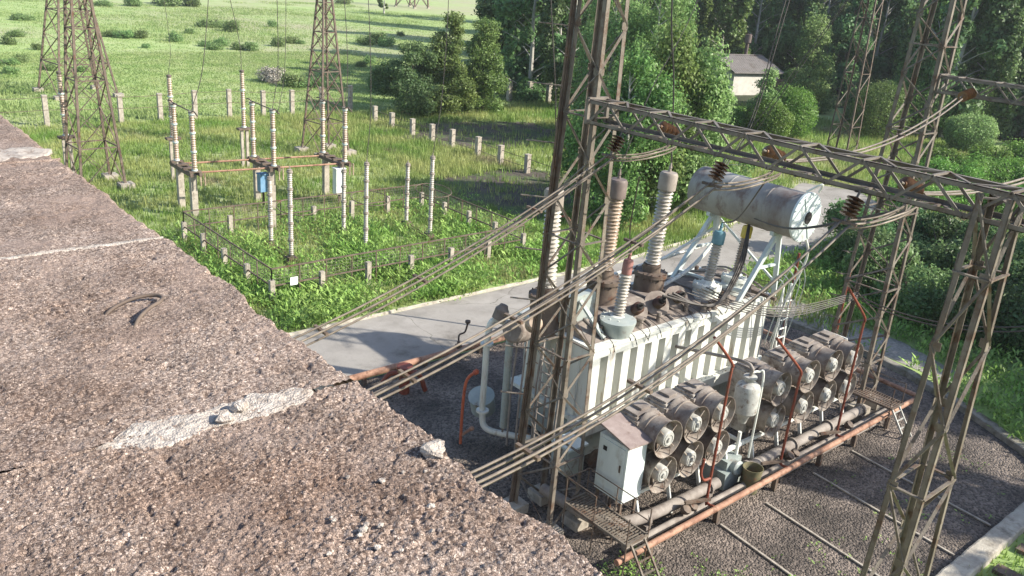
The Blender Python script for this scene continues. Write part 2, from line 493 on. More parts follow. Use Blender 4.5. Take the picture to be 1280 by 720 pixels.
class MB:
    def __init__(s):
        s.v = []
        s.f = []

    def add(s, vs_, fs_):
        n = len(s.v)
        s.v += [tuple(p) for p in vs_]
        s.f += [tuple(n + i for i in f) for f in fs_]
        return s

    def box(s, a, b):
        x0, y0, z0 = a
        x1, y1, z1 = b
        return s.add([(x0, y0, z0), (x1, y0, z0), (x1, y1, z0), (x0, y1, z0), (x0, y0, z1), (x1, y0, z1), (x1, y1, z1), (x0, y1, z1)],
                     [(0, 3, 2, 1), (4, 5, 6, 7), (0, 1, 5, 4), (1, 2, 6, 5), (2, 3, 7, 6), (3, 0, 4, 7)])

    def bar(s, p, q, wd, ht=None, up=(0, 0, 1)):
        p = Vector(p)
        q = Vector(q)
        ht = ht or wd
        d = (q - p).normalized()
        u = Vector(up)
        if abs(d.dot(u.normalized())) > 0.97:
            u = Vector((1, 0, 0))
        a = d.cross(u).normalized()
        b = a.cross(d).normalized()
        a *= wd / 2
        b *= ht / 2
        vs_ = [p - a - b, p + a - b, p + a + b, p - a + b, q - a - b, q + a - b, q + a + b, q - a + b]
        return s.add(vs_, [(0, 3, 2, 1), (4, 5, 6, 7), (0, 1, 5, 4), (1, 2, 6, 5), (2, 3, 7, 6), (3, 0, 4, 7)])

    def angle(s, p, q, wd, dx, dy, th=0.012):
        """L-section chord: flanges run along dx and dy from the heel line p-q"""
        p = Vector(p)
        q = Vector(q)
        for e, o in ((Vector(dx), Vector(dy)), (Vector(dy), Vector(dx))):
            a = e * wd
            b = o * th
            vs_ = [p, p + a, p + a + b, p + b, q, q + a, q + a + b, q + b]
            s.add(vs_, [(0, 3, 2, 1), (4, 5, 6, 7), (0, 1, 5, 4), (1, 2, 6, 5), (2, 3, 7, 6), (3, 0, 4, 7)])
        return s

    def tube(s, pts, r, n=8, caps=True):
        pts = [Vector(p) for p in pts]
        rings = []
        prev = None
        for i, p in enumerate(pts):
            if i == 0:
                d = pts[1] - p
            elif i == len(pts) - 1:
                d = p - pts[i - 1]
            else:
                d = (pts[i + 1] - p).normalized() + (p - pts[i - 1]).normalized()
            d.normalize()
            if prev is None:
                a = d.orthogonal().normalized()
            else:
                a = prev - d * prev.dot(d)
                a.normalize()
            prev = a
            b = d.cross(a)
            rr = r[i] if isinstance(r, (list, tuple)) else r
            rings.append([p + a * (rr * math.cos(2 * math.pi * k / n)) + b * (rr * math.sin(2 * math.pi * k / n)) for k in range(n)])
        vs_ = [q for g in rings for q in g]
        fs_ = []
        for i in range(len(pts) - 1):
            for k in range(n):
                k2 = (k + 1) % n
                fs_.append((i * n + k, i * n + k2, (i + 1) * n + k2, (i + 1) * n + k))
        if caps:
            fs_.append(tuple(range(n))[::-1])
            fs_.append(tuple((len(pts) - 1) * n + k for k in range(n)))
        return s.add(vs_, fs_)

    def lathe(s, base, axis, prof, n=20):
        """prof: list of (radius, distance along the axis)"""
        base = Vector(base)
        d = Vector(axis).normalized()
        a = d.orthogonal().normalized()
        b = d.cross(a)
        vs_ = []
        for r, t in prof:
            r = max(r, 0.0005)
            for k in range(n):
                an = 2 * math.pi * k / n
                vs_.append(base + d * t + a * (r * math.cos(an)) + b * (r * math.sin(an)))
        fs_ = []
        for i in range(len(prof) - 1):
            for k in range(n):
                k2 = (k + 1) % n
                fs_.append((i * n + k, i * n + k2, (i + 1) * n + k2, (i + 1) * n + k))
        fs_.append(tuple(range(n))[::-1])
        fs_.append(tuple((len(prof) - 1) * n + k for k in range(n)))
        return s.add(vs_, fs_)

    def prism(s, poly, z0, z1):
        n = len(poly)
        vs_ = [(x, y, z0) for x, y in poly] + [(x, y, z1) for x, y in poly]
        fs_ = [tuple(range(n))[::-1], tuple(range(n, 2 * n))]
        for i in range(n):
            j = (i + 1) % n
            fs_.append((i, j, n + j, n + i))
        return s.add(vs_, fs_)

    def build(s, name, m, parent=None, smooth=None, loc=None):
        org = ORG[parent.name] if parent is not None else Vector(loc or (0, 0, 0))
        me = bpy.data.meshes.new(name)
        me.from_pydata([(x - org.x, y - org.y, z - org.z) for x, y, z in s.v], [], s.f)
        if smooth is not None:
            me.polygons.foreach_set('use_smooth', [True] * len(me.polygons))
            try:
                me.set_sharp_from_angle(angle=R_(smooth))
            except Exception:
                pass
        me.update()
        return link_mesh(name, me, m, parent, loc)


def copy_tree(o, loc=None, rot=None, scale=None, label=None, group=None):
    def rec(x, par):
        c = x.copy()
        COL.objects.link(c)
        ORG[c.name] = ORG.get(x.name, Vector((0, 0, 0)))
        if par is not None:
            c.parent = par
        for ch in x.children:
            rec(ch, c)
        return c
    c = rec(o, None)
    if loc is not None:
        c.location = loc
    if rot is not None:
        c.rotation_euler = (0, 0, rot)
    if scale is not None:
        c.scale = scale
    if label:
        c['label'] = label
    if group:
        c['group'] = group
    return c


def sheds(n, r0, r1, length, t0=0.0, duty=0.55):
    """profile of a ribbed porcelain column"""
    p = [(r0, t0)]
    st = length / n
    for i in range(n):
        b = t0 + i * st
        p += [(r0, b + st * 0.12), (r1, b + st * 0.38), (r1 * 0.97, b + st * 0.52), (r0, b + st * 0.78)]
    p.append((r0, t0 + length))
    return p


# ------------------------------------------------------------------ ground
def sheet(name, poly, z, m):
    mb = MB()
    mb.add([(x, y, z) for x, y in poly], [tuple(range(len(poly)))])
    return tag(mb.build(name, m), kind='structure')


sheet('ground', [(-1500, -1500), (1500, -1500), (1500, 1500), (-1500, 1500)], 0.0, M['meadow_floor'])
road_poly = [(0.95, 20.75), (28, 20.6), (38, 20.8), (46, 22.4), (51, 24.2), (53.2, 27.0), (51.5, 30.2), (44, 27.6), (36, 25.2), (28, 24.35), (10, 24.35), (0.95, 24.3)]
sheet('road', road_poly, 0.008, M['asphalt'])
pit_poly = [(0.95, 5.3), (24.6, 5.3), (25.6, 6.5), (26.7, 8.6), (27.7, 11), (28.1, 13.0), (28.1, 20.2), (0.95, 20.45)]
sheet('gravel_pit', pit_poly, 0.004, M['gravel'])


def blob(cx, cy, rx, ry, seed, n=40, rough=0.25):
    out = []
    for i in range(n):
        a = 2 * math.pi * i / n
        k = 1 + rough * noise.noise((math.cos(a) * 1.6 + seed, math.sin(a) * 1.6, seed * 3.1)) * 2
        out.append((cx + rx * k * math.cos(a), cy + ry * k * math.sin(a)))
    return out


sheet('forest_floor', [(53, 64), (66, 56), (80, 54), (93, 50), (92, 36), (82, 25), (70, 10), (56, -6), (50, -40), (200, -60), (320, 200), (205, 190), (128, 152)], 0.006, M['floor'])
sheet('dirt_shade_patch', blob(33.0, 35.0, 5.6, 6.2, 1.3), 0.012, M['dirt'])
sheet('dirt_shade_patch', blob(41, 51.5, 7.6, 4.6, 4.1), 0.016, M['dirt'])  # dark band of ground, the trees' cast shadow painted in with the soil
path_poly = [(28.5, 9.6), (29.6, 9.9), (30.6, 12.5), (31.0, 20.3), (29.0, 20.3), (28.8, 13)]
sheet('gravel_path', path_poly, 0.010, M['path'])


def kerb_strip(pts, wd, z1, seed):
    """long low kerb with slightly wandering, chipped edges"""
    P = [Vector((x, y, 0)) for x, y in pts]
    L = [0]
    for a, b in zip(P, P[1:]):
        L.append(L[-1] + (b - a).length)
    n = int(L[-1] / 0.12)
    mb = MB()
    vs_, fs_ = [], []
    for i in range(n + 1):
        t = L[-1] * i / n
        k = max(j for j in range(len(L)) if L[j] <= t + 1e-9)
        k = min(k, len(P) - 2)
        p = P[k].lerp(P[k + 1], (t - L[k]) / (L[k + 1] - L[k]))
        d = (P[k + 1] - P[k]).normalized()
        nn = Vector((-d.y, d.x, 0))
        e1 = wd / 2 + 0.035 * noise.noise((t * 2.3, seed, 0))
        e2 = wd / 2 + 0.035 * noise.noise((t * 2.3, seed, 9))
        zz = z1 + 0.02 * noise.noise((t * 1.1, seed, 4)) - (0.03 if (t % 3.0) < 0.1 else 0)
        vs_ += [p - nn * e1 + Vector((0, 0, 0.0)), p - nn * (e1 - 0.02) + Vector((0, 0, zz - 0.02)), p - nn * (e1 - 0.06) + Vector((0, 0, zz)),
                p + nn * (e2 - 0.06) + Vector((0, 0, zz)), p + nn * (e2 - 0.02) + Vector((0, 0, zz - 0.02)), p + nn * e2]
        if i:
            b = (i - 1) * 6
            for j in range(5):
                fs_.append((b + j, b + j + 1, b + 6 + j + 1, b + 6 + j))
    mb.add(vs_, fs_)
    return mb


o = kerb_strip([(0.95, 5.1), (24.7, 5.15)], 0.5, 0.17, 1).build('pit_kerb', M['kerb'])
tag(o, kind='structure')
o = kerb_strip([(24.9, 5.3), (25.8, 6.5), (26.9, 8.6), (27.9, 11), (28.3, 13.0), (28.3, 20.3)], 0.36, 0.2, 2).build('pit_kerb', M['kerb_dark'])
tag(o, kind='structure')
o = kerb_strip([(0.95, 20.6), (28.1, 20.4)], 0.16, 0.13, 3).build('road_kerb', M['kerb'])
tag(o, kind='structure')
o = kerb_strip([(0.95, 24.42), (28, 24.46), (36, 25.32), (44, 27.75)], 0.14, 0.10, 4).build('road_kerb', M['kerb'])
tag(o, kind='structure')

# ------------------------------------------------------------------ parapet in the foreground
PT = 11.0


def stone_grid(u0, u1, v0, v1, st, seed=0.0, edge=True):
    nu = max(2, int((u1 - u0) / st))
    nv = max(2, int((v1 - v0) / st))
    verts = np.zeros(((nu + 1) * (nv + 1), 3))
    vor = noise.voronoi
    ns = noise.noise
    q = 0
    cs = 1 / 0.0088
    for j in range(nv + 1):
        v = v0 + (v1 - v0) * j / nv
        # ragged outer edge
        er = 0.022 * ns((v * 5.0, 3.3, seed)) + 0.016 * ns((v * 17, 1.3, seed)) + 0.007 * ns((v * 60, 5.3, seed))
        bite = max(0.0, ns((v * 2.3, 8.8, seed)) - 0.35) * 0.09
        for i in range(nu + 1):
            t = i / nu
            u = u0 + (u1 - u0) * t + (er - bite) * t ** 4
            jx = ns((u * 70, v * 70, 2.2)) * 0.25
            p = Vector((u * cs + jx, v * cs * 0.9 - jx, 0.0))
            d, pts = vor(p)
            c = pts[0]
            hsh = (math.sin(c.x * 12.9898 + c.y * 78.233) * 43758.5453) % 1.0
            hs2 = (math.sin(c.x * 39.346 + c.y * 11.135) * 24634.6345) % 1.0
            gap = min(1.0, (d[1] - d[0]) / 0.32)
            gap = gap * gap * (3 - 2 * gap)
            tilt = (u * cs - c.x) * (hs2 - 0.5) + (v * cs * 0.9 - c.y) * (hsh - 0.5)
            z = gap * (0.001 + 0.0042 * hsh) + 0.0022 * tilt * gap
            big = ns((u * 4, v * 4, 7.0))
            z += 0.006 * big + 0.004 * ns((u * 19, v * 19, 1.0))
            wr = max(0.0, min(1.0, (1.75 - v) * 2.2)) * max(0.0, min(1.0, (u - 0.25) * 2.2)) * max(0.0, min(1.0, 0.45 + 1.4 * ns((u * 3.1, v * 3.1, 33.0))))
            if wr > 0.02:
                z += wr * (0.007 * ns((u * 42, v * 42, 3.0)) + 0.004 * ns((u * 85, v * 85, 4.0)))
            pit = ns((u * 34, v * 34, 5.0)) + 0.25 * ns((u * 5, v * 5, 15.0))
            if pit > 0.42:
                z -= (pit - 0.42) * 0.03
            if i == nu:
                z -= 0.06
            elif i == nu - 1:
                z -= 0.018
            elif i == nu - 2:
                z -= 0.006
            verts[q] = (u, v, PT + z)
            q += 1
    idx = np.arange((nu + 1) * (nv + 1)).reshape(nv + 1, nu + 1)
    faces = np.stack([idx[:-1, :-1], idx[:-1, 1:], idx[1:, 1:], idx[1:, :-1]], -1).reshape(-1, 4)
    return verts, faces


def np_mesh(name, verts, faces):
    me = bpy.data.meshes.new(name)
    k = faces.shape[1]
    me.vertices.add(len(verts))
    me.vertices.foreach_set('co', verts.astype(np.float32).ravel())
    me.loops.add(len(faces) * k)
    me.loops.foreach_set('vertex_index', faces.astype(np.int32).ravel())
    me.polygons.add(len(faces))
    me.polygons.foreach_set('loop_start', np.arange(0, len(faces) * k, k, dtype=np.int32))
    me.polygons.foreach_set('loop_total', np.full(len(faces), k, dtype=np.int32))
    me.update(calc_edges=True)
    return me


par = thing('roof_parapet', 'pebble-dashed concrete roof parapet filling the left foreground, split by pale mortar joints', 'parapet', (0.4, 3, 0))
for v0, v1, st in ((0.4, 1.70, 0.0033), (1.715, 3.035, 0.0048), (3.05, 4.43, 0.0085), (4.445, 6.5, 0.016), (6.52, 14, 0.035)):
    vv, ff = stone_grid(-0.35, 0.995, v0, v1, st)
    vv = vv - np.array(ORG[par.name])
    me = np_mesh('coping_slab', vv, ff)
    me.polygons.foreach_set('use_smooth', [True] * len(me.polygons))
    link_mesh('coping_slab', me, M['pebble'], par)
MB().box((-0.33, -2.0, 0.0), (0.93, 14.0, PT - 0.05)).build('wall', M['conc'], par)


def mortar(v, u0, u1, wd, hgt, seed, st=0.006):
    nu = int((u1 - u0) / st)
    nv = max(4, int(wd * 2.2 / st))
    vs_, fs_ = [], []
    for i in range(nu + 1):
        u = u0 + (u1 - u0) * i / nu
        ww = wd * (0.55 + 0.75 * abs(noise.noise((u * 5, seed, 1)))) * min(1, (u - u0) * 9 + .15) * min(1, (u1 - u) * 14 + 0.1)
        cv = v + 0.016 * noise.noise((u * 4, seed, 3))
        for j in range(nv + 1):
            t = j / nv * 2 - 1
            e = 1 + 0.3 * noise.noise((u * 22, t, seed))
            z = hgt * (1 - abs(t) ** 2.5) * (0.55 + 0.8 * noise.noise((u * 16, t * 1.5, seed + 2))) + 0.004 * noise.noise((u * 80, t * 6, seed)) + 0.003
            vs_.append((u, cv + t * ww * e, PT + z - (0.012 if abs(t) == 1 else 0)))
    for i in range(nu):
        for j in range(nv):
            a = i * (nv + 1) + j
            fs_.append((a, a + nv + 1, a + nv + 2, a + 1))
    mb = MB()
    mb.add(vs_, fs_)
    return mb


mortar(1.708, -0.33, 0.62, 0.010, 0.002, 1.0).build('mortar_joint', M['pebble'], par, smooth=60)
mortar(1.705, 0.38, 0.875, 0.075, 0.0048, 5.0, 0.004).build('mortar_joint', M['mortar'], par, smooth=60)
mortar(3.043, -0.33, 0.98, 0.026, 0.004, 2.0, 0.008).build('mortar_joint', M['mortar'], par, smooth=60)
mortar(4.437, -0.33, 0.98, 0.022, 0.004, 3.0, 0.015).build('mortar_joint', M['pebble'], par, smooth=60)
mortar(4.62, 0.50, 0.985, 0.20, 0.010, 4.0, 0.012).build('mortar_patch', M['mortar'], par, smooth=60)
# steel lifting loop set in the slab
lp = [(0.60, 2.425, PT - 0.012), (0.615, 2.43, PT + 0.004), (0.655, 2.455, PT + 0.012), (0.71, 2.475, PT + 0.016), (0.755, 2.465, PT + 0.018),
      (0.768, 2.435, PT + 0.018), (0.75, 2.405, PT + 0.018), (0.71, 2.375, PT + 0.016), (0.665, 2.325, PT + 0.010), (0.635, 2.285, PT - 0.012)]


def smooth_path(pts, k=6):
    P = [Vector(p) for p in pts]
    P = [P[0] * 2 - P[1]] + P + [P[-1] * 2 - P[-2]]
    out = []
    for i in range(1, len(P) - 2):
        a, b, c, d = P[i - 1:i + 3]
        for j in range(k):
            t = j / k
            out.append(0.5 * ((2 * b) + (c - a) * t + (2 * a - 5 * b + 4 * c - d) * t * t + (3 * b - a - 3 * c + d) * t ** 3))
    out.append(P[-2])
    return out


MB().tube(smooth_path(lp), 0.0056, 8).build('lifting_loop', M['steel_dark'], par, smooth=50)


def rock(c, r, seed, m, label):
    """a broken crumb: rough convex lump resting on the slab"""
    mb = MB()
    n1, n2 = 7, 9
    vs_ = [(0, 0, 0)]
    for i in range(1, n1):
        th = math.pi * i / n1
        for j in range(n2):
            ph = 2 * math.pi * j / n2
            k = r * (1 + 0.55 * noise.noise((math.sin(th) * math.cos(ph) * 1.3 + seed, math.sin(th) * math.sin(ph) * 1.3, math.cos(th) + seed)))
            vs_.append((k * math.sin(th) * math.cos(ph), 0.8 * k * math.sin(th) * math.sin(ph), 0.6 * k * math.cos(th)))
    vs_[0] = (0, 0, r * 0.6)
    vs_.append((0, 0, -r * 0.55))
    fs_ = [(0, 1 + j, 1 + (j + 1) % n2) for j in range(n2)]
    for i in range(n1 - 2):
        for j in range(n2):
            a = 1 + i * n2
            fs_.append((a + j, a + n2 + j, a + n2 + (j + 1) % n2, a + (j + 1) % n2))
    a = 1 + (n1 - 2) * n2
    fs_ += [(a + j, len(vs_) - 1, a + (j + 1) % n2) for j in range(n2)]
    mb.add([(x + c[0], y + c[1], z + c[2]) for x, y, z in vs_], fs_)
    o = mb.build('concrete_crumb', m, loc=c)
    return tag(o, label, 'rubble', 'loose crumbs on the parapet')


rock((0.645, 1.675, PT + 0.011), 0.024, 1.1, M['mortar'], 'largest pale mortar lump lying on the long mortar joint')
rock((0.69, 1.70, PT + 0.016), 0.019, 2.1, M['mortar'], 'smaller pale lump right of the largest lump on the mortar joint')
rock((0.955, 1.305, PT + 0.012), 0.030, 3.7, M['mortar'], 'grey chunk at the broken outer edge of the near slab')
for i in range(16):
    px = rnd.uniform(400, 640)
    py = rnd.uniform(585, 715)
    g = G(px, py, PT)
    if g.x < 0.93:
        rock((g.x, g.y, PT + 0.008), rnd.uniform(0.004, 0.009), i * 1.7 + 9, M['mortar'], 'tiny white stone chip scattered on the near parapet slab')

# ------------------------------------------------------------------ lattice helpers
def lattice_column(parent, base, top, z0, z1, npan, chord=0.10, brace=0.05, steel='steel', hmask=None, part='column'):
    """base / top: (u0, u1, v0, v1) rectangles at z0 and z1"""
    def corner(i, z):
        t = (z - z0) / (z1 - z0)
        r = [a + (b - a) * t for a, b in zip(base, top)]
        return Vector(((r[0], r[2]), (r[1], r[2]), (r[1], r[3]), (r[0], r[3]))[i] + (z,))
    br = MB()
    # panel heights shrink with the width
    zs = [z0 + (z1 - z0) * (i / npan) for i in range(npan + 1)]
    for f in range(4):
        a, b = f, (f + 1) % 4
        for i in range(npan):
            p, q = (a, b) if (i + f) % 2 == 0 else (b, a)
            br.bar(corner(p, zs[i]), corner(q, zs[i + 1]), brace, brace * 0.35, up=corner((f + 2) % 4, zs[i]) - corner(f, zs[i]))
            nd = corner(p, zs[i])
            dr_ = (corner(q, zs[i]) - nd).normalized()
            up_ = Vector((0, 0, 1))
            c_ = nd + dr_ * (brace * 1.3)
            e1, e2 = dr_ * brace * 1.5, up_ * brace * 1.7
            nr_ = dr_.cross(up_) * 0.004
            br.add([c_ - e1 - e2 + nr_, c_ + e1 - e2 * 0.5 + nr_, c_ + e1 + e2 + nr_, c_ - e1 + e2 + nr_, c_ - e1 - e2 - nr_, c_ + e1 - e2 * 0.5 - nr_, c_ + e1 + e2 - nr_, c_ - e1 + e2 - nr_],
                   [(0, 3, 2, 1), (4, 5, 6, 7), (0, 1, 5, 4), (1, 2, 6, 5), (2, 3, 7, 6), (3, 0, 4, 7)])
            if i % 3 == 2:
                br.bar(corner(a, zs[i]), corner(b, zs[i]), brace * 1.1, brace * 0.5)
    col = br.build(part, M[steel], parent)
    sg = ((1, 1), (-1, 1), (-1, -1), (1, -1))
    for i in range(4):
        MB().angle(corner(i, z0), corner(i, z1), chord, (sg[i][0], 0, 0), (0, sg[i][1], 0)).build('leg', M[steel], col)
    return col, corner


def footing(parent, u, v, s=0.5, h=0.25):
    MB().box((u - s / 2, v - s / 2, -0.1), (u + s / 2, v + s / 2, h)).build('footing', M['conc'], parent)


# ------------------------------------------------------------------ near portal (over the transformer)
pa = thing('portal_gantry', 'weathered lattice steel portal whose beam spans above the transformer', 'portal', (12.1, 8, 0))
colA, cA = lattice_column(pa, (11.66, 12.56, 11.40, 12.62), (12.02, 12.56, 11.62, 12.26), 0.15, 14.5, 17, 0.10, 0.05)
for (u, v) in ((11.66, 11.4), (12.56, 11.4), (12.56, 12.62), (11.66, 12.62)):
    footing(pa, u, v)
# strapped cables and ladder on the far-left leg
cb = MB()
for k in range(3):
    cb.tube([(11.58 + 0.05 * k, 12.68 - 0.01 * k, 0.2), (11.74 + 0.05 * k, 12.5 - 0.01 * k, 6), (11.92 + 0.05 * k, 12.36, 14.4)], 0.024, 6)
cb.build('cable_run', M['steel_dark'], colA)
st_ = MB()
for i in range(22):
    z = 1.5 + i * 0.6
    t = (z - 0.15) / 14.35
    st_.tube([(11.50 + 0.36 * t, 12.62 - 0.34 * t, z), (11.74 + 0.36 * t, 12.70 - 0.34 * t, z), (11.74 + 0.36 * t, 12.5 - 0.34 * t, z)], 0.011, 5)
st_.build('cable_strap', M['steel_dark'], colA)
for i in range(10):
    z = 3.0 + i * 1.15
    t = (z - 0.15) / 14.35
    MB().bar((11.80 + 0.3 * t, 12.75 - 0.2 * t, z), (11.35 + 0.3 * t, 13.15 - 0.2 * t, z + 0.02), 0.045, 0.02).build('climbing_bracket', M['steel'], colA)
colR, cR = lattice_column(pa, (10.75, 12.4, 3.74, 4.34), (11.70, 12.16, 3.90, 4.34), 0.15, 9.72, 9, 0.08, 0.048)
for (u, v) in ((10.75, 3.74), (12.4, 3.74), (12.4, 4.34), (10.75, 4.34)):
    footing(pa, u, v)
for z in (3.4, 6.1, 8.6):
    t = (z - 0.15) / 9.57
    MB().box((10.78 + 0.95 * t, 4.345, z), (11.0 + 0.95 * t, 4.36, z + 0.3)).build('gusset_plate', M['beam'], colR)
hd = MB()
for a_, b_ in (((11.70, 3.92), (12.14, 4.32)), ((11.70, 4.32), (12.14, 3.92))):
    hd.bar((a_[0], a_[1], 9.66), (b_[0], b_[1], 9.66), 0.06, 0.02)
hd.build('head_brace', M['beam'], colR)


def lattice_beam(parent, u0, u1, va, vb, zt, zb, npan, chord=0.07, brace=0.042, sag=0.0):
    br = MB()
    vsn = [va + (vb - va) * i / npan for i in range(npan + 1)]

    def zz(v):
        t = (v - va) / (vb - va)
        return -sag * 4 * t * (1 - t)
    for i in range(npan):
        a, b = vsn[i], vsn[i + 1]
        fl = i % 2 == 0
        for u in (u0, u1):
            br.bar((u, a, (zb if fl else zt) + zz(a)), (u, b, (zt if fl else zb) + zz(b)), brace, 0.02, up=(1, 0, 0))
        br.bar((u0 if fl else u1, a, zt + zz(a)), (u1 if fl else u0, b, zt + zz(b)), brace, 0.02)
        br.bar((u0 if fl else u1, a, zb + zz(a)), (u1 if fl else u0, b, zb + zz(b)), brace, 0.02)
        if i % 2 == 1:
            for z in (zt, zb):
                br.bar((u0, a, z + zz(a)), (u1, a, z + zz(a)), brace, 0.03)
    for v in (va, vb):
        for u in (u0, u1):
            br.bar((u, v, zb), (u, v, zt), 0.07, 0.07)
        br.bar((u0, v, zt), (u1, v, zt), 0.07)
    beam = br.build('beam', M['beam'], parent)
    for u, su in ((u0, 1), (u1, -1)):
        for z, sz in ((zt, -1), (zb, 1)):
            mb = MB()
            for i in range(npan):
                mb.angle((u, vsn[i], z + zz(vsn[i])), (u, vsn[i + 1], z + zz(vsn[i + 1])), chord, (su, 0, 0), (0, 0, sz), 0.011)
            mb.build('chord', M['beam'], beam)
    return beam


bmA = lattice_beam(pa, 11.74, 12.26, 3.45, 11.58, 9.80, 9.34, 16)

# ------------------------------------------------------------------ far portal
pb = thing('portal_gantry', 'second lattice portal standing behind the transformer with a beam leaving the frame', 'portal', (24.3, 8, 0))
colB, cB = lattice_column(pb, (23.75, 24.65, 10.55, 12.05), (23.85, 24.55, 10.65, 11.35), 0.1, 15.5, 20, 0.11, 0.055)
colB2, cB2 = lattice_column(pb, (23.5, 24.9, 3.2, 3.9), (23.95, 24.4, 3.3, 3.85), 0.1, 10.2, 11, 0.11, 0.055)
lattice_beam(pb, 23.95, 24.45, 3.85, 10.6, 10.15, 9.68, 14)
for (u, v) in ((23.75, 10.55), (24.65, 10.55), (24.65, 12.05), (23.75, 12.05), (23.5, 3.2), (24.9, 3.2), (24.9, 3.9), (23.5, 3.9)):
    footing(pb, u, v)
for i in range(9):
    z = 0.6 + i * 0.7
    MB().tube([(23.7, 12.1 - 0.04 * i, z), (23.4, 12.2 - 0.04 * i, z + 0.1), (23.3, 11.5, z + 0.2)], 0.014, 5).build('climbing_bracket', M['steel'], colB)


# ------------------------------------------------------------------ insulator strings
def disc_string(name, a, b, n, r, m, label, group):
    a = Vector(a)
    b = Vector(b)
    L = (b - a).length
    t = thing(name, label, 'insulator', a, group)
    d = (b - a).normalized()
    MB().tube([a, a + d * 0.12], 0.018, 6).build('shackle', M['beam'], t)
    cp = MB()
    for i in range(n):
        p = a + d * (0.10 + (L - 0.2) * i / n)
        st = (L - 0.2) / n
        cp.lathe(p, d, [(0.035, 0), (0.04, st * 0.25), (r * 0.75, st * 0.42), (r, st * 0.62), (r * 0.95, st * 0.72), (r * 0.4, st * 0.78), (0.03, st)], 14)
    cp.build('disc', m, t, smooth=40)
    MB().tube([a + d * (L - 0.12), b], 0.022, 6).build('clamp', M['beam'], t)
    return t


PH = (10.62, 8.30, 5.92)
PN = ('left', 'middle', 'right')
STR = []
for i, v in enumerate(PH):
    a = (11.72, v, 9.36)
    b = (11.46, v, 8.93)
    disc_string('insulator_string', a, b, 5, 0.135, M['porc_b'],
                'dark brown disc insulator slanting down from the near beam, %s of three' % ('leftmost' if i == 0 else 'middle' if i == 1 else 'rightmost'), 'dark insulator strings under the near beam')
    a2 = (12.32, v - 0.28, 9.50)
    b2 = (13.0, v - 0.28, 9.28)
    disc_string('insulator_string', a2, b2, 4, 0.125, M['porc_o'],
                'orange-brown disc insulator behind the near beam, %s of three' % ('leftmost' if i == 0 else 'middle' if i == 1 else 'rightmost'), 'orange insulator strings behind the near beam')
    STR.append((Vector(b), Vector(b2)))
    a3 = (23.93, 9.60, 9.86)
    b3 = (23.25, 9.66, 9.72)
    if i == 1:
        disc_string('insulator_string', a3, b3, 6, 0.14, M['porc_o'],
                    'orange insulator string on the far portal beam holding a conductor pair', None)

# ------------------------------------------------------------------ conductor bundles
def sagpts(a, b, sag, n=18):
    a = Vector(a)
    b = Vector(b)
    return [a.lerp(b, i / n) - Vector((0, 0, sag * 4 * (i / n) * (1 - i / n))) for i in range(n + 1)]


WZ = (6.0, 6.44, 7.2)
SG = (0.50, 0.52, 0.85)
offs = [(-0.15, 0.03), (-0.05, -0.06), (0.06, 0.06), (0.15, -0.02)]
names3 = ('leftmost', 'middle', 'rightmost')
for i, v in enumerate(PH):
    S, S2 = STR[i]
    t = thing('conductor_bundle', 'four weathered conductors rising from the building to the near beam, %s bundle' % names3[i],
              'conductors', (0.95, v, WZ[i]), 'conductor bundles from the building')
    for k, (dv, dz) in enumerate(offs):
        a = Vector((0.93, v + dv * 1.2, WZ[i] + dz))
        b = S + Vector((0.0, dv * 0.7, dz * 0.8 - 0.03))
        pts = sagpts(a, b, SG[i] + 0.03 * k + (0.06 if k % 2 else 0))
        # jumper looping under the beam to the far string
        c = S2 + Vector((0, dv * 0.7, dz - 0.05))
        mid = (b + c) / 2 + Vector((0.15, -0.03, -0.12 - 0.02 * k))
        jp = smooth_path([b, b.lerp(mid, 0.5) + Vector((0.0, 0, -0.03)), mid, mid.lerp(c, 0.55) + Vector((0.15, 0, -0.06)), c], 5)
        MB().tube(pts + jp[1:], 0.0165, 6).build('wire', M['wire'], t, smooth=60)
    for uu in (0.22, 0.45, 0.66, 0.86, 1.0):
        q = sagpts((0.93, v, WZ[i]), S, SG[i] + 0.05)
        p = q[int(uu * 18)]
        MB().bar(p + Vector((0, -0.19, 0.0)), p + Vector((0, 0.19, 0.0)), 0.05, 0.04).build('spacer', M['steel_dark'], t)
for i in (1, 2):
    S2 = STR[i][1]
    v = PH[i]
    t = thing('conductor_bundle', 'pair of pale conductors running from the near beam to the far portal, %s pair' % ('upper' if i == 1 else 'lower right'),
              'conductors', S2, 'conductor pairs between the portals')
    for k in (-1, 1):
        e = Vector((23.25, 9.66 + 0.07 * k, 9.70)) if i == 1 else Vector((23.1, v + 0.07 * k, 9.6))
        MB().tube(sagpts(S2 + Vector((0, 0.07 * k, -0.02)), e, 0.42), 0.022, 6).build('wire', M['wire'], t, smooth=60)
    for f in (0.3, 0.6):
        p = S2.lerp(Vector((23.2, 9.66 if i == 1 else v, 9.7)), f) - Vector((0, 0, 0.42 * 4 * f * (1 - f)))
        MB().bar(p + Vector((0, -0.1, 0)), p + Vector((0, 0.1, 0)), 0.05).build('spacer', M['steel_dark'], t)


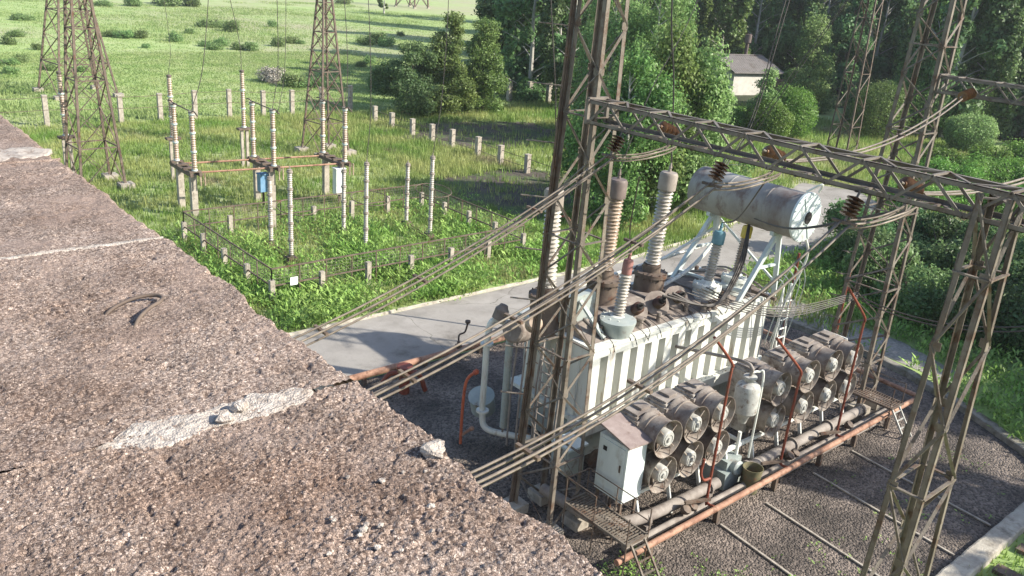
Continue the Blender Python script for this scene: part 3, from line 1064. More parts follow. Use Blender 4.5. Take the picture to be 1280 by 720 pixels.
# ------------------------------------------------------------------ transformer
TU0, TU1, TV0, TV1 = 13.95, 21.35, 12.85, 15.45
ZC = 3.62
tr = thing('transformer', 'large grey-green power transformer with ribbed tank and bushings on its cover', 'transformer', (17.4, 14.1, 0))
tk = MB()
tk.box((TU0 + 0.16, TV0 + 0.462, 0.55), (TU1 - 0.16, TV1 - 0.16, ZC - 0.1))
tank = tk.build('tank', M['paint'], tr)
fl = MB()
fl.box((TU0 - 0.06, TV0 - 0.12, ZC - 0.10), (TU1 + 0.06, TV1 + 0.12, ZC))
fl.box((TU0 - 0.03, TV0 - 0.06, ZC - 0.34), (TU1 + 0.03, TV0 + 0.46, ZC - 0.103))
fl.build('top_flange', M['paint'], tank)
bl = MB()
bl.box((TU0 - 0.1, TV0 - 0.22, 1.50), (TU1 + 0.1, TV1 + 0.22, 1.60))
bl.box((TU0 - 0.08, TV0 - 0.20, 1.28), (TU1 + 0.08, TV0 + 0.46, 1.497))
for i in range(48):
    u = TU0 + 0.05 + i * (TU1 - TU0 - 0.1) / 47
    bl.lathe((u, TV0 - 0.13, 1.60), (0, 0, 1), [(0.022, 0), (0.022, 0.035)], 6)
bl.build('belt_flange', M['paint'], tank)
for i in range(14):
    u = TU0 + 0.06 + i * 0.54
    # stiffener ribs: open channel section
    MB().box((u, TV0 - 0.06, 1.603), (u + 0.27, TV0 + 0.46, ZC - 0.343)).build('rib', M['paint'], tank)
for i in range(4):
    v = TV0 + 0.35 + i * 0.6
    MB().box((TU0 - 0.01, v, 1.603), (TU0 + 0.158, v + 0.2, ZC - 0.105)).build('rib', M['paint'], tank)
lw = MB()
lw.box((TU0 + 0.1, TV0 + 0.05, 0.5), (TU1 - 0.1, TV1 - 0.05, 1.277))
lw.build('lower_tank', M['paint_blue_shaded'], tank)
# wheels and rails under it
for u in (14.6, 20.2):
    for v in (12.95, 15.3):
        MB().lathe((u, v - 0.1, 0.3), (0, 1, 0), [(0.26, 0), (0.26, 0.05), (0.22, 0.06), (0.22, 0.18)], 16).build('roller', M['steel_dark'], tr, smooth=40)
# cover: slightly domed, with arched stiffeners
cv = MB()
prof = [(TV0 + 0.1, ZC), (TV0 + 0.55, ZC + 0.14), (TV0 + 0.95, ZC + 0.28), (TV0 + 1.65, ZC + 0.28), (TV1 - 0.45, ZC + 0.14), (TV1 - 0.1, ZC)]
n = len(prof)
cv.add([(TU0 + 0.1, v, z + 0.002) for v, z in prof] + [(TU1 - 0.1, v, z + 0.002) for v, z in prof],
       [(i, i + 1, n + i + 1, n + i) for i in range(n - 1)] + [tuple(range(n))[::-1], tuple(range(n, 2 * n))])
cover = cv.build('cover', M['dusty'], tr)
ar = MB()
for i in range(9):
    u = TU0 + 0.6 + i * 0.85
    ar.tube([(u, v, z + 0.03) for v, z in prof], 0.035, 6)
ar.build('cover_stiffener', M['oilpipe'], cover)
# clutter on the cover: cable trays, flanges, valves
for i in range(26):
    u = rnd.uniform(TU0 + 0.5, TU1 - 0.4)
    v = rnd.choice((rnd.uniform(TV0 + 0.05, TV0 + 0.4), rnd.uniform(TV1 - 0.7, TV1 - 0.2)))
    r = rnd.uniform(0.035, 0.09)
    MB().lathe((u, v, ZC), (0, 0, 1), [(r * 1.3, 0), (r * 1.3, 0.05), (r, 0.06), (r, rnd.uniform(0.1, 0.24)), (r * 1.2, 0.25), (r * 1.2, 0.29)], 10).build('valve', M['dusty'] if i % 3 else M['steel_dark'], cover)
cw = MB()
for i in range(22):
    u = TU0 + 0.5 + i * 0.34
    a = Vector((u, TV0 + 0.3 + rnd.uniform(-0.05, 0.2), ZC + 0.2))
    b = Vector((u + rnd.uniform(0.1, 0.5), TV0 - 0.1, ZC + 0.03))
    c = b + Vector((rnd.uniform(-0.1, 0.2), -0.03, -rnd.uniform(0.05, 0.3)))
    cw.tube(smooth_path([a, a.lerp(b, 0.5) + Vector((0, 0, 0.06)), b, c], 4), 0.011, 5)
cw.build('control_wiring', M['wire_dark'], cover)
MB().tube([(TU0 + 0.3, TV1 - 0.2, ZC + 0.3), (TU0 + 3.9, TV1 - 0.1, ZC + 0.55), (TU1 - 0.3, TV1 - 0.1, ZC + 0.75)], 0.05, 8).build('gas_pipe', M['paint'], cover, smooth=50)
MB().tube([(TU0 + 2.0, TV1 - 0.6, ZC + 0.4), (TU0 + 5.0, TV1 - 0.55, ZC + 0.9), (TU1 - 0.6, TV1 - 0.7, ZC + 1.55)], 0.045, 8).build('gas_pipe', M['paint'], cover, smooth=50)


def bushing(u, v, z0, ztur, zp0, zp1, ztop, rp, n, porc, cap, tilt=(0, 0), label=None, rt=0.42, tur='paint', capr=None):
    ax = Vector((tilt[0], tilt[1], 1)).normalized()
    b0 = Vector((u, v, z0))
    L = lambda z: (z - z0)
    tm_ = MB().lathe(b0, ax, [(rt * 1.05, -0.2), (rt * 1.05, 0), (rt, 0.04), (rt, L(ztur) - 0.12), (rt * 1.12, L(ztur) - 0.1), (rt * 1.12, L(ztur)), (rt * 0.62, L(ztur) + 0.02), (rp * 1.15, L(zp0))], 22)
    a = ax.orthogonal().normalized()
    bb = ax.cross(a)
    for k in range(12):
        an = k * math.pi / 6
        tm_.lathe(b0 + ax * (L(ztur) - 0.16) + (a * math.cos(an) + bb * math.sin(an)) * rt * 1.06, ax, [(0.02, 0), (0.02, 0.2)], 6)
    rs = tm_.build('bushing', M[tur], tr, smooth=35)
    if label:
        rs['label'] = label
    MB().lathe(b0, ax, sheds(n, rp * 0.72, rp, zp1 - zp0, L(zp0)), 20).build('porcelain', M[porc], rs, smooth=45)
    cr = capr or rp * 1.15
    MB().lathe(b0, ax, [(rp * 0.8, L(zp1)), (cr, L(zp1) + 0.03), (cr, L(ztop) - 0.06), (cr * 0.85, L(ztop)), (0.05, L(ztop) + 0.02), (0.035, L(ztop) + 0.1), (0.05, L(ztop) + 0.12), (0.02, L(ztop) + 0.26)], 18).build('cap', M[cap], rs, smooth=35)
    return b0 + ax * (L(ztop) + 0.25)


HV = [bushing(13.95, 14.5, ZC, 4.45, 4.62, 6.62, 7.12, 0.215, 19, 'porc_w', 'cap_gr', (0, 0.03), 'high-voltage bushing half hidden behind the near lattice column', tur='steel_dark'),
      bushing(15.88, 14.5, ZC, 4.55, 4.78, 6.72, 7.22, 0.215, 20, 'porc_tan', 'cap_br', (0.02, -0.03), 'tan high-voltage bushing with dark brown cap', tur='steel_dark'),
      bushing(17.78, 14.5, ZC, 4.40, 4.62, 6.72, 7.22, 0.215, 21, 'porc_w', 'cap_gr', (0.04, -0.03), 'pale high-voltage bushing with grey cap', tur='steel_dark')]
MVB = [bushing(15.22, 13.25, ZC, 3.98, 4.05, 5.12, 5.50, 0.155, 13, 'porc_w', 'cap_red', (0.12, 0.02), 'smaller bushing with faded red cap', rt=0.40, capr=0.13),
       bushing(18.95, 13.4, ZC, 4.15, 4.28, 5.30, 5.68, 0.15, 13, 'porc_w', 'cap_blue', (0.13, 0), 'smaller bushing with blue cap', rt=0.36, capr=0.17),
       bushing(20.25, 13.4, ZC, 4.15, 4.28, 5.30, 5.66, 0.14, 14, 'porc_tan', 'cap_yel', (0.13, 0), 'smaller bushing with yellow cap', rt=0.36, capr=0.15)]
# slanted turret below the red bushing and a deep plate beside it
MB().lathe((15.1, 13.1, ZC - 0.05), (0, 0, 1), [(0.33, 0), (0.46, 0.42), (0.46, 0.46), (0.40, 0.47)], 22).build('turret', M['paint_blue_shaded'], tr, smooth=35)
dk = MB()
dk.bar((14.55, 13.0, ZC + 0.05), (14.3, 13.7, ZC + 0.85), 0.16, 0.05)
dk.box((14.0, 13.75, ZC + 0.2), (14.9, 14.1, ZC + 0.95))
dk.build('turret_bracket', M['paint_blue_shaded'], tr)
# low-voltage turrets with stub insulators facing forward
for k, u in enumerate((16.15, 17.0, 17.8)):
    ax = Vector((-0.25, -0.72, 0.65)).normalized()
    b0 = Vector((u, 13.65, ZC + 0.12))
    tb = MB().lathe(b0, ax, [(0.30, -0.2), (0.30, 0.30), (0.36, 0.31), (0.36, 0.36), (0.1, 0.37)], 20).build('low_voltage_turret', M['dusty'], tr, smooth=35)
    MB().lathe(b0 + ax * 0.36, ax, sheds(4, 0.10, 0.155, 0.26), 16).build('porcelain', M['porc_b'], tb, smooth=45)
    MB().lathe(b0 + ax * 0.62, ax, [(0.09, 0), (0.09, 0.08), (0.03, 0.09), (0.03, 0.2)], 12).build('terminal', M['dark'], tb)
    MB().lathe(b0 + Vector((0.32, 0.25, 0.0)), (-0.35, -0.85, 0.38), [(0.33, 0.32), (0.33, 0.36)], 20).build('cover_plate', M['cowl'], tb, smooth=35)

# conservator
CU, CZ = 20.75, 6.28
cn = MB()
cn.lathe((CU, 15.45, CZ), (0, -1, 0), [(0.50, 0), (0.64, 0.06), (0.645, 0.10), (0.645, 1.3), (0.655, 1.31), (0.655, 1.35), (0.645, 1.36), (0.645, 2.6), (0.655, 2.61), (0.655, 2.65), (0.645, 2.66), (0.645, 3.62)], 40)
cons = cn.build('conservator', M['cons'], tr, smooth=35)
ec = MB()
ec.lathe((CU, 15.45 - 3.62, CZ), (0, -1, 0), [(0.69, -0.05), (0.69, 0.02), (0.65, 0.035), (0.2, 0.04), (0.2, 0.06), (0.19, 0.07)], 40)
for k in range(4):
    a = k * math.pi / 2 + 0.4
    d = Vector((math.cos(a), 0, math.sin(a)))
    c = Vector((CU, 15.45 - 3.66, CZ))
    ec.bar(c + d * 0.21, c + d * 0.62, 0.09, 0.05, up=(0, 1, 0))
for k in range(16):
    a = k * math.pi / 8
    ec.lathe((CU + 0.66 * math.cos(a), 15.45 - 3.64, CZ + 0.66 * math.sin(a)), (0, -1, 0), [(0.018, 0), (0.018, 0.04)], 6)
ecap = ec.build('end_cap', M['cabinet'], cons, smooth=30)
MB().lathe((CU, 15.45 - 3.69, CZ), (0, -1, 0), [(0.17, 0), (0.17, 0.012), (0.15, 0.02)], 20).build('oil_gauge', M['dark'], cons)
cs = MB()
for v, du_ in ((12.55, -1.05), (14.75, -1.3)):
    cs.bar((CU - 0.05, v, CZ - 0.62), (CU + du_, v + 0.25, ZC + 0.05), 0.13, 0.10)
    cs.bar((CU + 0.05, v, CZ - 0.62), (CU + 0.6, v + 0.15, ZC), 0.13, 0.10)
    cs.bar((CU - 0.35, v, CZ - 0.61), (CU + 0.35, v, CZ - 0.61), 0.12, 0.12)
    cs.bar((CU - 0.55, v + 0.12, 4.65), (CU + 0.35, v + 0.08, 4.65), 0.07, 0.07)
cs.bar((CU - 0.9, 12.8, ZC + 0.35), (CU - 1.1, 14.9, ZC + 0.35), 0.09, 0.09)
cs.bar((CU + 0.5, 12.65, ZC + 0.4), (CU + 0.1, 14.75, CZ - 0.7), 0.06, 0.06)
cs.build('support_frame', M['cabinet'], cons)
cp = MB()
cp.tube(smooth_path([(CU, 14.6, CZ - 0.6), (CU - 0.2, 14.5, 4.9), (CU - 1.5, 14.3, 4.25), (CU - 3.2, 14.2, ZC + 0.3)]), 0.06, 8)
cp.tube(smooth_path([(CU + 0.4, 12.0, CZ - 0.55), (CU + 0.6, 11.9, 5.0), (CU + 0.55, 12.3, 3.4), (CU + 0.5, 12.4, 2.0)]), 0.035, 8)
cp.tube(smooth_path([(CU + 0.2, 11.7, CZ + 0.7), (CU + 0.1, 11.6, CZ + 0.95), (CU - 0.1, 11.9, CZ + 0.7)]), 0.03, 6)
cp.build('oil_pipe', M['paint'], cons, smooth=50)
wp = MB()
for k in range(5):
    u = CU - 0.2 + 0.28 * k
    wp.tube(smooth_path([(u, 12.8, 3.7), (u + 0.1, 12.4, 4.3 + 0.1 * k), (u + 0.35, 12.2, 4.2), (u + 0.45, 12.3, 3.4), (u + 0.45, 12.5, 2.2)]), 0.016, 6)
wp.build('small_pipe', M['paint_blue_shaded'], cons)

# left end of the tank: tall oil pipes, drum, ladder, tap-changer box
lp_ = MB()
lp_.tube(smooth_path([(13.5, 15.2, ZC - 0.2), (13.05, 15.45, ZC - 0.05), (12.92, 15.5, ZC - 0.5), (12.9, 15.5, 2.0), (12.9, 15.5, 0.9), (12.95, 15.35, 0.5), (13.3, 14.9, 0.42), (13.8, 14.3, 0.42)], 8), 0.085, 12)
for z in (2.9, 0.95):
    lp_.lathe((12.905, 15.5, z), (0, 0, 1), [(0.17, 0), (0.17, 0.06)], 14)
lp_.build('oil_pipe', M['paint'], tr, smooth=50)
MB().tube([(13.15, 14.9, 0.7), (13.15, 14.9, ZC + 0.05)], 0.10, 14).build('oil_pipe', M['paint_blue_shaded'], tr, smooth=50)
MB().lathe((13.25, 15.95, 0.95), (-0.35, -0.2, 0.9), [(0.30, -0.35), (0.34, -0.3), (0.34, 0.18), (0.36, 0.2), (0.36, 0.24), (0.2, 0.26)], 22).build('oil_drum', M['paint_blue_shaded'], tr, smooth=35)  # pale drum toned down to its shaded look
bx = MB()
bx.lathe((13.15, 15.35, ZC + 0.1), (0.3, -0.1, 0.9), [(0.19, -0.1), (0.19, 0.16), (0.14, 0.22), (0.1, 0.3)], 10)
bx.lathe((13.35, 14.65, ZC - 0.1), (-1, -0.3, 0.3), [(0.30, 0), (0.30, 0.5), (0.24, 0.55)], 18)
bx.build('tap_changer', M['dusty'], tr, smooth=35)
MB().lathe((13.05, 14.0, ZC + 0.35), (-0.3, -0.6, 0.5), [(0.2, 0), (0.2, 0.22), (0.15, 0.26)], 16).build('gauge', M['porc_tan'], tr, smooth=35)
ld = MB()
for v in (13.3, 13.75):
    ld.bar((13.18, v, 0.5), (13.25, v, ZC + 0.1), 0.05, 0.04)
for k in range(10):
    ld.bar((13.19, 13.3, 0.8 + k * 0.29), (13.19, 13.75, 0.8 + k * 0.29), 0.03)
ld.build('ladder', M['oilpipe'], tr)
pz = MB()
for k in range(7):
    u = 13.1 + rnd.uniform(-0.05, 0.3)
    v = 13.0 + k * 0.33
    pz.tube([(u, v, 0.3), (u, v, 1.4 + 0.3 * k % 1.2), (u + 0.2, v + 0.1, ZC - 0.3)], 0.03, 6)
pz.build('small_pipe', M['oilpipe'], tr)
# right end ladder
ld = MB()
for u in (21.55, 21.95):
    ld.bar((u, 12.4, 1.2), (u, 12.55, ZC + 0.3), 0.05, 0.04)
for k in range(8):
    ld.bar((21.55, 12.45, 1.4 + k * 0.29), (21.95, 12.45, 1.4 + k * 0.29), 0.03)
ld.build('ladder', M['white'], tr)

# black jumper cables on the cover
t = thing('jumper_cable', 'thick black cable looping in front of the blue and yellow capped bushings', 'cable', (18.5, 12.6, 4.5))
for k in range(3):
    MB().tube(smooth_path([MVB[2] + Vector((0, 0, -0.1)), Vector((19.6 - 0.1 * k, 12.75, 4.9)), Vector((18.6 - 0.12 * k, 12.5, 4.12 - 0.03 * k)), Vector((17.7, 12.6, 4.06)), Vector((17.0 - 0.2 * k, 13.0, 4.4))]), 0.034, 6).build('strand', M['wire_dark'], t, smooth=60)
t = thing('jumper_cable', 'sagging dark cables from the bushings along the right end of the transformer', 'cable', (21.5, 12.0, 4))
for k in range(5):
    MB().tube(smooth_path([Vector((17.6 + 0.2 * k, 13.0, 4.3)), Vector((19.0, 12.3, 3.75 + 0.06 * k)), Vector((21.0, 11.8, 3.35 + 0.07 * k)), Vector((23.6, 11.3, 3.55 + 0.05 * k))]), 0.016, 5).build('strand', M['wire_dark'], t, smooth=60)
t = thing('jumper_cable', 'pair of dark cables sagging from the far portal column towards the right lattice column', 'cable', (24, 10.6, 3.6))
for k in range(2):
    MB().tube(sagpts((23.7, 11.2, 3.5 + 0.1 * k), (23.9, 3.9, 6.0 + 0.15 * k), 0.9), 0.022, 5).build('strand', M['wire_dark'], t, smooth=60)


def drop(name, pts, r, label, m='wire_dark', group=None):
    return tag(MB().tube(smooth_path(pts, 6), r, 5).build(name, M[m], loc=tuple(pts[0])), label, 'wire', group)


# leads from the jumpers down to the smaller bushings
for k in range(3):
    a = Vector((13.0 + 0.1 * k, 8.30 + 0.05 * k, 8.85))
    drop('drop_wire', [a, a.lerp(MVB[1], 0.5) + Vector((0, 0.0, -0.3)), MVB[1]], 0.014, 'dark lead hanging from the middle conductor bundle to the blue capped bushing', group='leads to the blue bushing')
    a = Vector((13.05 + 0.1 * k, 5.95 + 0.05 * k, 8.85))
    drop('drop_wire', [a, a.lerp(MVB[2], 0.55) + Vector((0, 0.0, -0.3)), MVB[2]], 0.014, 'dark lead hanging from the right conductor bundle to the yellow capped bushing', group='leads to the yellow bushing')
a = Vector((12.2, 10.5, 8.5))
drop('drop_wire', [a, a.lerp(MVB[0], 0.5) + Vector((-0.1, 0, -0.2)), MVB[0]], 0.014, 'dark lead hanging from the left conductor bundle to the red capped bushing')
drop('drop_wire', [HV[2], HV[2].lerp(Vector((17.24, 14.5, 11.6)), 0.5) + Vector((0.08, 0, 0)), Vector((17.24, 14.5, 11.6)), Vector((17.0, 14.6, 16))], 0.022, 'long dark wire rising from the grey capped bushing out of the frame')
drop('drop_wire', [HV[1], Vector((16.9, 14.5, 9.4)), Vector((18.2, 14.5, 11.5)), Vector((20, 14.5, 16))], 0.012, 'thin slanting wire rising from the brown capped bushing')
for k in range(2):
    e = MVB[1] + Vector((0, 0, 0))
    drop('drop_wire', [e + Vector((0.8 + .15 * k, 0.9, 1.2)), Vector((21.4 + 0.12 * k, 14.5, 8.4)), Vector((22.1 + 0.18 * k, 14.5, 11.7)), Vector((23.0 + 0.2 * k, 14.5, 15.5))], 0.016, 'dark wire rising steeply beside the conservator out of the frame', group='wires beside the conservator')
drop('drop_wire', [HV[0], Vector((13.7, 14.6, 9.4)), Vector((13.4, 14.8, 12.0)), Vector((13.0, 15, 16))], 0.014, 'dark wire rising behind the near lattice column')

# ------------------------------------------------------------------ coolers with fans
FZ = (1.54, 2.46)


def make_cooler():
    t = thing('oil_cooler', 'x', 'cooler', (0, 0, 0), 'oil coolers with twin fans along the transformer')
    b = MB()
    b.box((-0.41, 0.62, 1.02), (0.41, 1.28, 2.70))
    b.box((-0.37, 0.66, 2.703), (0.37, 1.24, 2.77))
    for k in range(7):
        b.box((-0.38 + k * 0.115, 0.60, 1.08), (-0.32 + k * 0.115, 0.618, 2.63))
    body = b.build('radiator', M['cooler'], t)
    tp = MB()
    tp.box((-0.33, 0.70, 2.773), (0.33, 1.2, 2.82))
    tp.box((-0.44, 0.58, 2.64), (0.44, 0.618, 2.72))
    tp.box((-0.1, 0.8, 2.823), (0.2, 1.1, 2.88))
    tp.build('header', M['oilpipe'], body)
    for z in FZ:
        f = MB()
        # square box narrowing to the round cowl, then flared lip
        f.lathe((0, 0.56, z), (0, -1, 0), [(0.44, -0.06), (0.44, 0.0), (0.405, 0.05), (0.405, 0.12), (0.42, 0.125), (0.42, 0.155), (0.40, 0.16), (0.40, 0.46), (0.455, 0.56), (0.465, 0.565), (0.45, 0.56), (0.385, 0.45), (0.375, 0.27)], 32)
        for k in range(4):
            a = k * math.pi / 2 + math.pi / 4
            f.bar((0.2 * math.cos(a), 0.05, z + 0.2 * math.sin(a)), (0.385 * math.cos(a), 0.05, z + 0.385 * math.sin(a)), 0.03, 0.03)
        f.tube([(0.1, -0.01, z - 0.2), (0.12, 0.0, z - 0.42), (0.12, 0.3, z - 0.47)], 0.015, 5)
        fan = f.build('fan', M['cowl'], t, smooth=40)
        g = MB()
        g.lathe((0, 0.30, z), (0, -1, 0), [(0.10, -0.1), (0.20, -0.05), (0.20, 0.0), (0.20, 0.26), (0.185, 0.30), (0.175, 0.31), (0.145, 0.31), (0.145, 0.325), (0.115, 0.33), (0.11, 0.315), (0.06, 0.315), (0.055, 0.35), (0.02, 0.355)], 24)
        g.build('motor', M['hub'], fan, smooth=30)
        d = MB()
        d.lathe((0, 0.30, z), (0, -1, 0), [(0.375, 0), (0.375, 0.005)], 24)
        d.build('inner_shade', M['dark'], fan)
        bl_ = MB()
        for k in range(6):
            a = k * math.pi / 3 + z
            dd = Vector((math.cos(a), 0, math.sin(a)))
            tt = Vector((-math.sin(a), 0, math.cos(a)))
            c = Vector((0, 0.22, z))
            bl_.add([c + dd * 0.2 - tt * 0.05 + Vector((0, -0.04, 0)), c + dd * 0.2 + tt * 0.06 + Vector((0, 0.03, 0)), c + dd * 0.37 + tt * 0.10 + Vector((0, 0.03, 0)), c + dd * 0.37 - tt * 0.08 + Vector((0, -0.04, 0))], [(0, 1, 2, 3)])
        bl_.build('blade', M['oilpipe'], fan)
    return t


cl_pos = [13.90, 14.94, 15.90, 18.30, 19.64, 20.84, 21.88]
cl_lab = ['twin-fan oil cooler right beside the tall grey control cabinet', 'twin-fan oil cooler in the middle of the left group of three',
          'twin-fan oil cooler just left of the white cylindrical filter', 'twin-fan oil cooler just right of the white cylindrical filter',
          'second twin-fan oil cooler right of the white cylindrical filter', 'third twin-fan oil cooler right of the white filter, next to last in the row',
          'last twin-fan oil cooler at the far right end of the row']
proto = make_cooler()
for i, u in enumerate(cl_pos):
    o = proto if i == 0 else copy_tree(proto)
    o.location = (u, 10.27 - 0.08 + rnd.uniform(-0.03, 0.03), rnd.uniform(-0.03, 0.03))
    o.rotation_euler = (0, 0, R_(rnd.uniform(-1.8, 1.8)))
    o['label'] = cl_lab[i]
MB().box((22.36, 10.75, 1.05), (22.40, 11.5, 2.75)).build('end_panel', M['white'], o).location = (0, 0, 0)
ep = [c for c in o.children if c.name.startswith('end_panel')][0]
ep.data = ep.data.copy()
for vtx in ep.data.vertices:
    vtx.co.x -= 21.88
    vtx.co.y -= 10.19

# common frame under the coolers
fr = thing('cooler_frame', 'long white steel frame on legs carrying the row of oil coolers', 'frame', (18, 10.6, 0))
f = MB()
for v in (10.55, 11.35):
    f.bar((13.2, v, 0.97), (22.7, v, 0.97), 0.08, 0.1)
for u in (13.3, 16.6, 17.6, 22.6):
    f.bar((u, 10.55, 0.965), (u, 11.35, 0.965), 0.07, 0.08)
f.build('rail', M['white'], fr)
for k in range(9):
    u = 13.5 + k * 1.12
    MB().bar((u, 10.55, 0.92), (u + 0.16, 10.42, 0.02), 0.09, 0.05).build('leg', M['white'], fr)
    MB().bar((u, 11.35, 0.92), (u, 11.35, 0.02), 0.07, 0.07).build('leg', M['oilpipe'], fr)

# white thermosiphon filter between the groups
ft = thing('oil_filter', 'white vertical cylindrical oil filter between the two groups of fans', 'filter', (17.2, 10.75, 0))
body = MB().lathe((17.30, 10.50, 1.98), (0, 0, 1), [(0.1, -0.3), (0.16, -0.1), (0.28, 0), (0.31, 0.04), (0.31, 0.68), (0.28, 0.76), (0.16, 0.84), (0.12, 0.85), (0.12, 0.94), (0.17, 0.95), (0.17, 1.0), (0.06, 1.01)], 24).build('vessel', M['hub'], ft, smooth=35)
MB().tube(smooth_path([(17.30, 10.5, 3.0), (17.30, 10.5, 3.2), (17.3, 10.9, 3.25), (17.2, 12.8, 2.9)]), 0.045, 8).build('pipe', M['oilpipe'], ft, smooth=50)
fp = MB()
fp.tube(smooth_path([(17.66, 10.35, 0.6), (17.66, 10.35, 2.85), (17.55, 10.45, 3.05), (17.3, 10.5, 3.06)]), 0.03, 8)
fp.tube([(17.30, 10.5, 1.4), (17.30, 10.5, 0.05)], 0.05, 8)
fp.build('pipe', M['paint'], ft, smooth=50)
pd = thing('oil_pump', 'grey-blue pump body under the white cylindrical filter', 'pump', (17.0, 10.6, 0))
MB().box((16.6, 10.25, 0.03), (17.5, 10.95, 0.5)).box((16.75, 10.35, 0.503), (17.35, 10.85, 0.75)).build('casing', M['paint_blue_shaded'], pd)
MB().lathe((17.05, 10.3, 0.55), (0, -1, 0.1), [(0.2, -0.3), (0.2, 0.1), (0.15, 0.14)], 18).build('motor', M['paint_blue_shaded'], pd, smooth=35)

# oil collecting pipes near the ground
op = thing('oil_pipe', 'thick dusty oil pipe lying along the foot of the coolers', 'pipe', (17, 10.2, 0))
pm = MB()
pm.tube(smooth_path([(12.35, 12.4, 0.48), (12.5, 11.0, 0.48), (12.75, 10.5, 0.48), (13.3, 10.3, 0.47), (14.2, 10.27, 0.40), (16.3, 10.27, 0.38)], 5), 0.14, 14)
pm.build('pipe', M['oilpipe'], op, smooth=50)
MB().tube([(17.3, 10.27, 0.38), (20, 10.27, 0.38), (23.3, 10.27, 0.38)], 0.14, 14).build('pipe', M['oilpipe'], op, smooth=50)
for u in (13.6, 15.9, 17.5, 19.6, 21.4, 23.2):
    MB().lathe((u, 10.27, 0.385), (1, 0, 0), [(0.19, 0), (0.19, 0.07)], 16).build('flange', M['oilpipe'], op)
    MB().box((u - 0.1, 10.1, 0.02), (u + 0.05, 10.44, 0.3)).build('stand', M['oilpipe'], op)
for u in (14.6, 14.85, 18.9, 19.15, 21.9):
    MB().lathe((u, 9.98, 0.35), (0.1, -0.6, 0.8), [(0.05, 0), (0.12, 0.1), (0.12, 0.2), (0.03, 0.22)], 8).build('valve', M['steel_dark'], op)
op2 = thing('oil_pipe', 'thinner dusty pipe in front of the thick oil pipe', 'pipe', (17, 9.9, 0))
MB().tube([(12.6, 9.95, 0.22), (24.6, 9.95, 0.22)], 0.085, 10).build('pipe', M['oilpipe'], op2, smooth=50)
MB().tube([(13.4, 9.75, 0.12), (23.6, 9.78, 0.12)], 0.055, 8).build('pipe', M['oilpipe'], op2, smooth=50)

# ------------------------------------------------------------------ control cabinets
cbn = thing('control_cabinet', 'tall pale grey control cabinet with rusty sloping roof beside the first fans', 'cabinet', (13.290, 10.800, 0.000))
body = MB().box((12.810, 10.360, 1.040), (13.430, 11.220, 2.460)).build('body', M['cabinet'], cbn)
MB().add([(12.750, 10.280, 2.480), (13.510, 10.280, 2.440), (13.510, 11.300, 2.660), (12.750, 11.300, 2.700), (12.750, 10.280, 2.520), (13.510, 10.280, 2.480), (13.510, 11.300, 2.710), (12.750, 11.300, 2.750)],
         [(0, 3, 2, 1), (4, 5, 6, 7), (0, 1, 5, 4), (1, 2, 6, 5), (2, 3, 7, 6), (3, 0, 4, 7)]).build('roof', M['cab_roof'], cbn)
MB().add([(12.810, 10.360, 2.460), (13.430, 10.360, 2.440), (13.430, 11.220, 2.640), (12.810, 11.220, 2.660)], [(0, 1, 2, 3)]).build('top', M['cabinet'], cbn)
dr = MB().box((12.790, 10.420, 1.120), (12.807, 11.160, 2.380)).build('door', M['cabinet'], cbn)
MB().box((12.780, 10.950, 2.110), (12.788, 11.060, 2.220)).build('window', M['dark'], dr)
MB().box((12.765, 10.500, 1.790), (12.788, 10.530, 1.960)).build('handle', M['steel_dark'], dr)
lg = MB()
for u in (12.86, 13.34):
    for v in (10.42, 11.14):
        lg.box((u, v, 0.0), (u + 0.06, v + 0.06, 1.035))
lg.build('stand', M['steel_dark'], cbn)
c2 = thing('junction_box', 'small grey-blue junction box in shade left of the tall cabinet', 'cabinet', (13.2, 12.6, 0))
MB().box((12.85, 12.15, 0.75), (13.4, 12.72, 1.45)).build('body', M['paint_blue_shaded'], c2)
MB().box((12.81, 12.1, 1.453), (13.45, 12.76, 1.51)).build('lid', M['cabinet'], c2)
MB().box((12.832, 12.22, 0.82), (12.847, 12.65, 1.38)).build('door', M['paint_blue_shaded'], c2)
lg = MB()
for v in (12.2, 12.6):
    lg.box((12.95, v, 0.0), (13.03, v + 0.06, 0.747))
lg.build('stand', M['steel_dark'], c2)

# ------------------------------------------------------------------ grating platforms with hand rails and ladders
def ladder(parent, p, q, wd, n, m, side=(1, 0, 0)):
    p = Vector(p)
    q = Vector(q)
    s_ = Vector(side).normalized() * wd / 2
    mb = MB()
    for k in (-1, 1):
        mb.bar(p + s_ * k, q + s_ * k, 0.04, 0.05)
    for i in range(n):
        c = p.lerp(q, (i + 0.5) / n)
        mb.bar(c - s_, c + s_, 0.03, 0.03)
    return mb.build('ladder', m, parent)


def grating(mb, u0, u1, v0, v1, z, st=0.075):
    mb.bar((u0, v0, z), (u1, v0, z), 0.04, 0.06)
    mb.bar((u0, v1, z), (u1, v1, z), 0.04, 0.06)
    mb.bar((u0, v0, z), (u0, v1, z), 0.04, 0.06)
    mb.bar((u1, v0, z), (u1, v1, z), 0.04, 0.06)
    k = int((v1 - v0) / st)
    for i in range(1, k):
        v = v0 + (v1 - v0) * i / k
        mb.bar((u0, v, z), (u1, v, z), 0.022, 0.03)
    for i in range(1, 4):
        u = u0 + (u1 - u0) * i / 4
        mb.bar((u, v0, z - 0.02), (u, v1, z - 0.02), 0.02, 0.03)


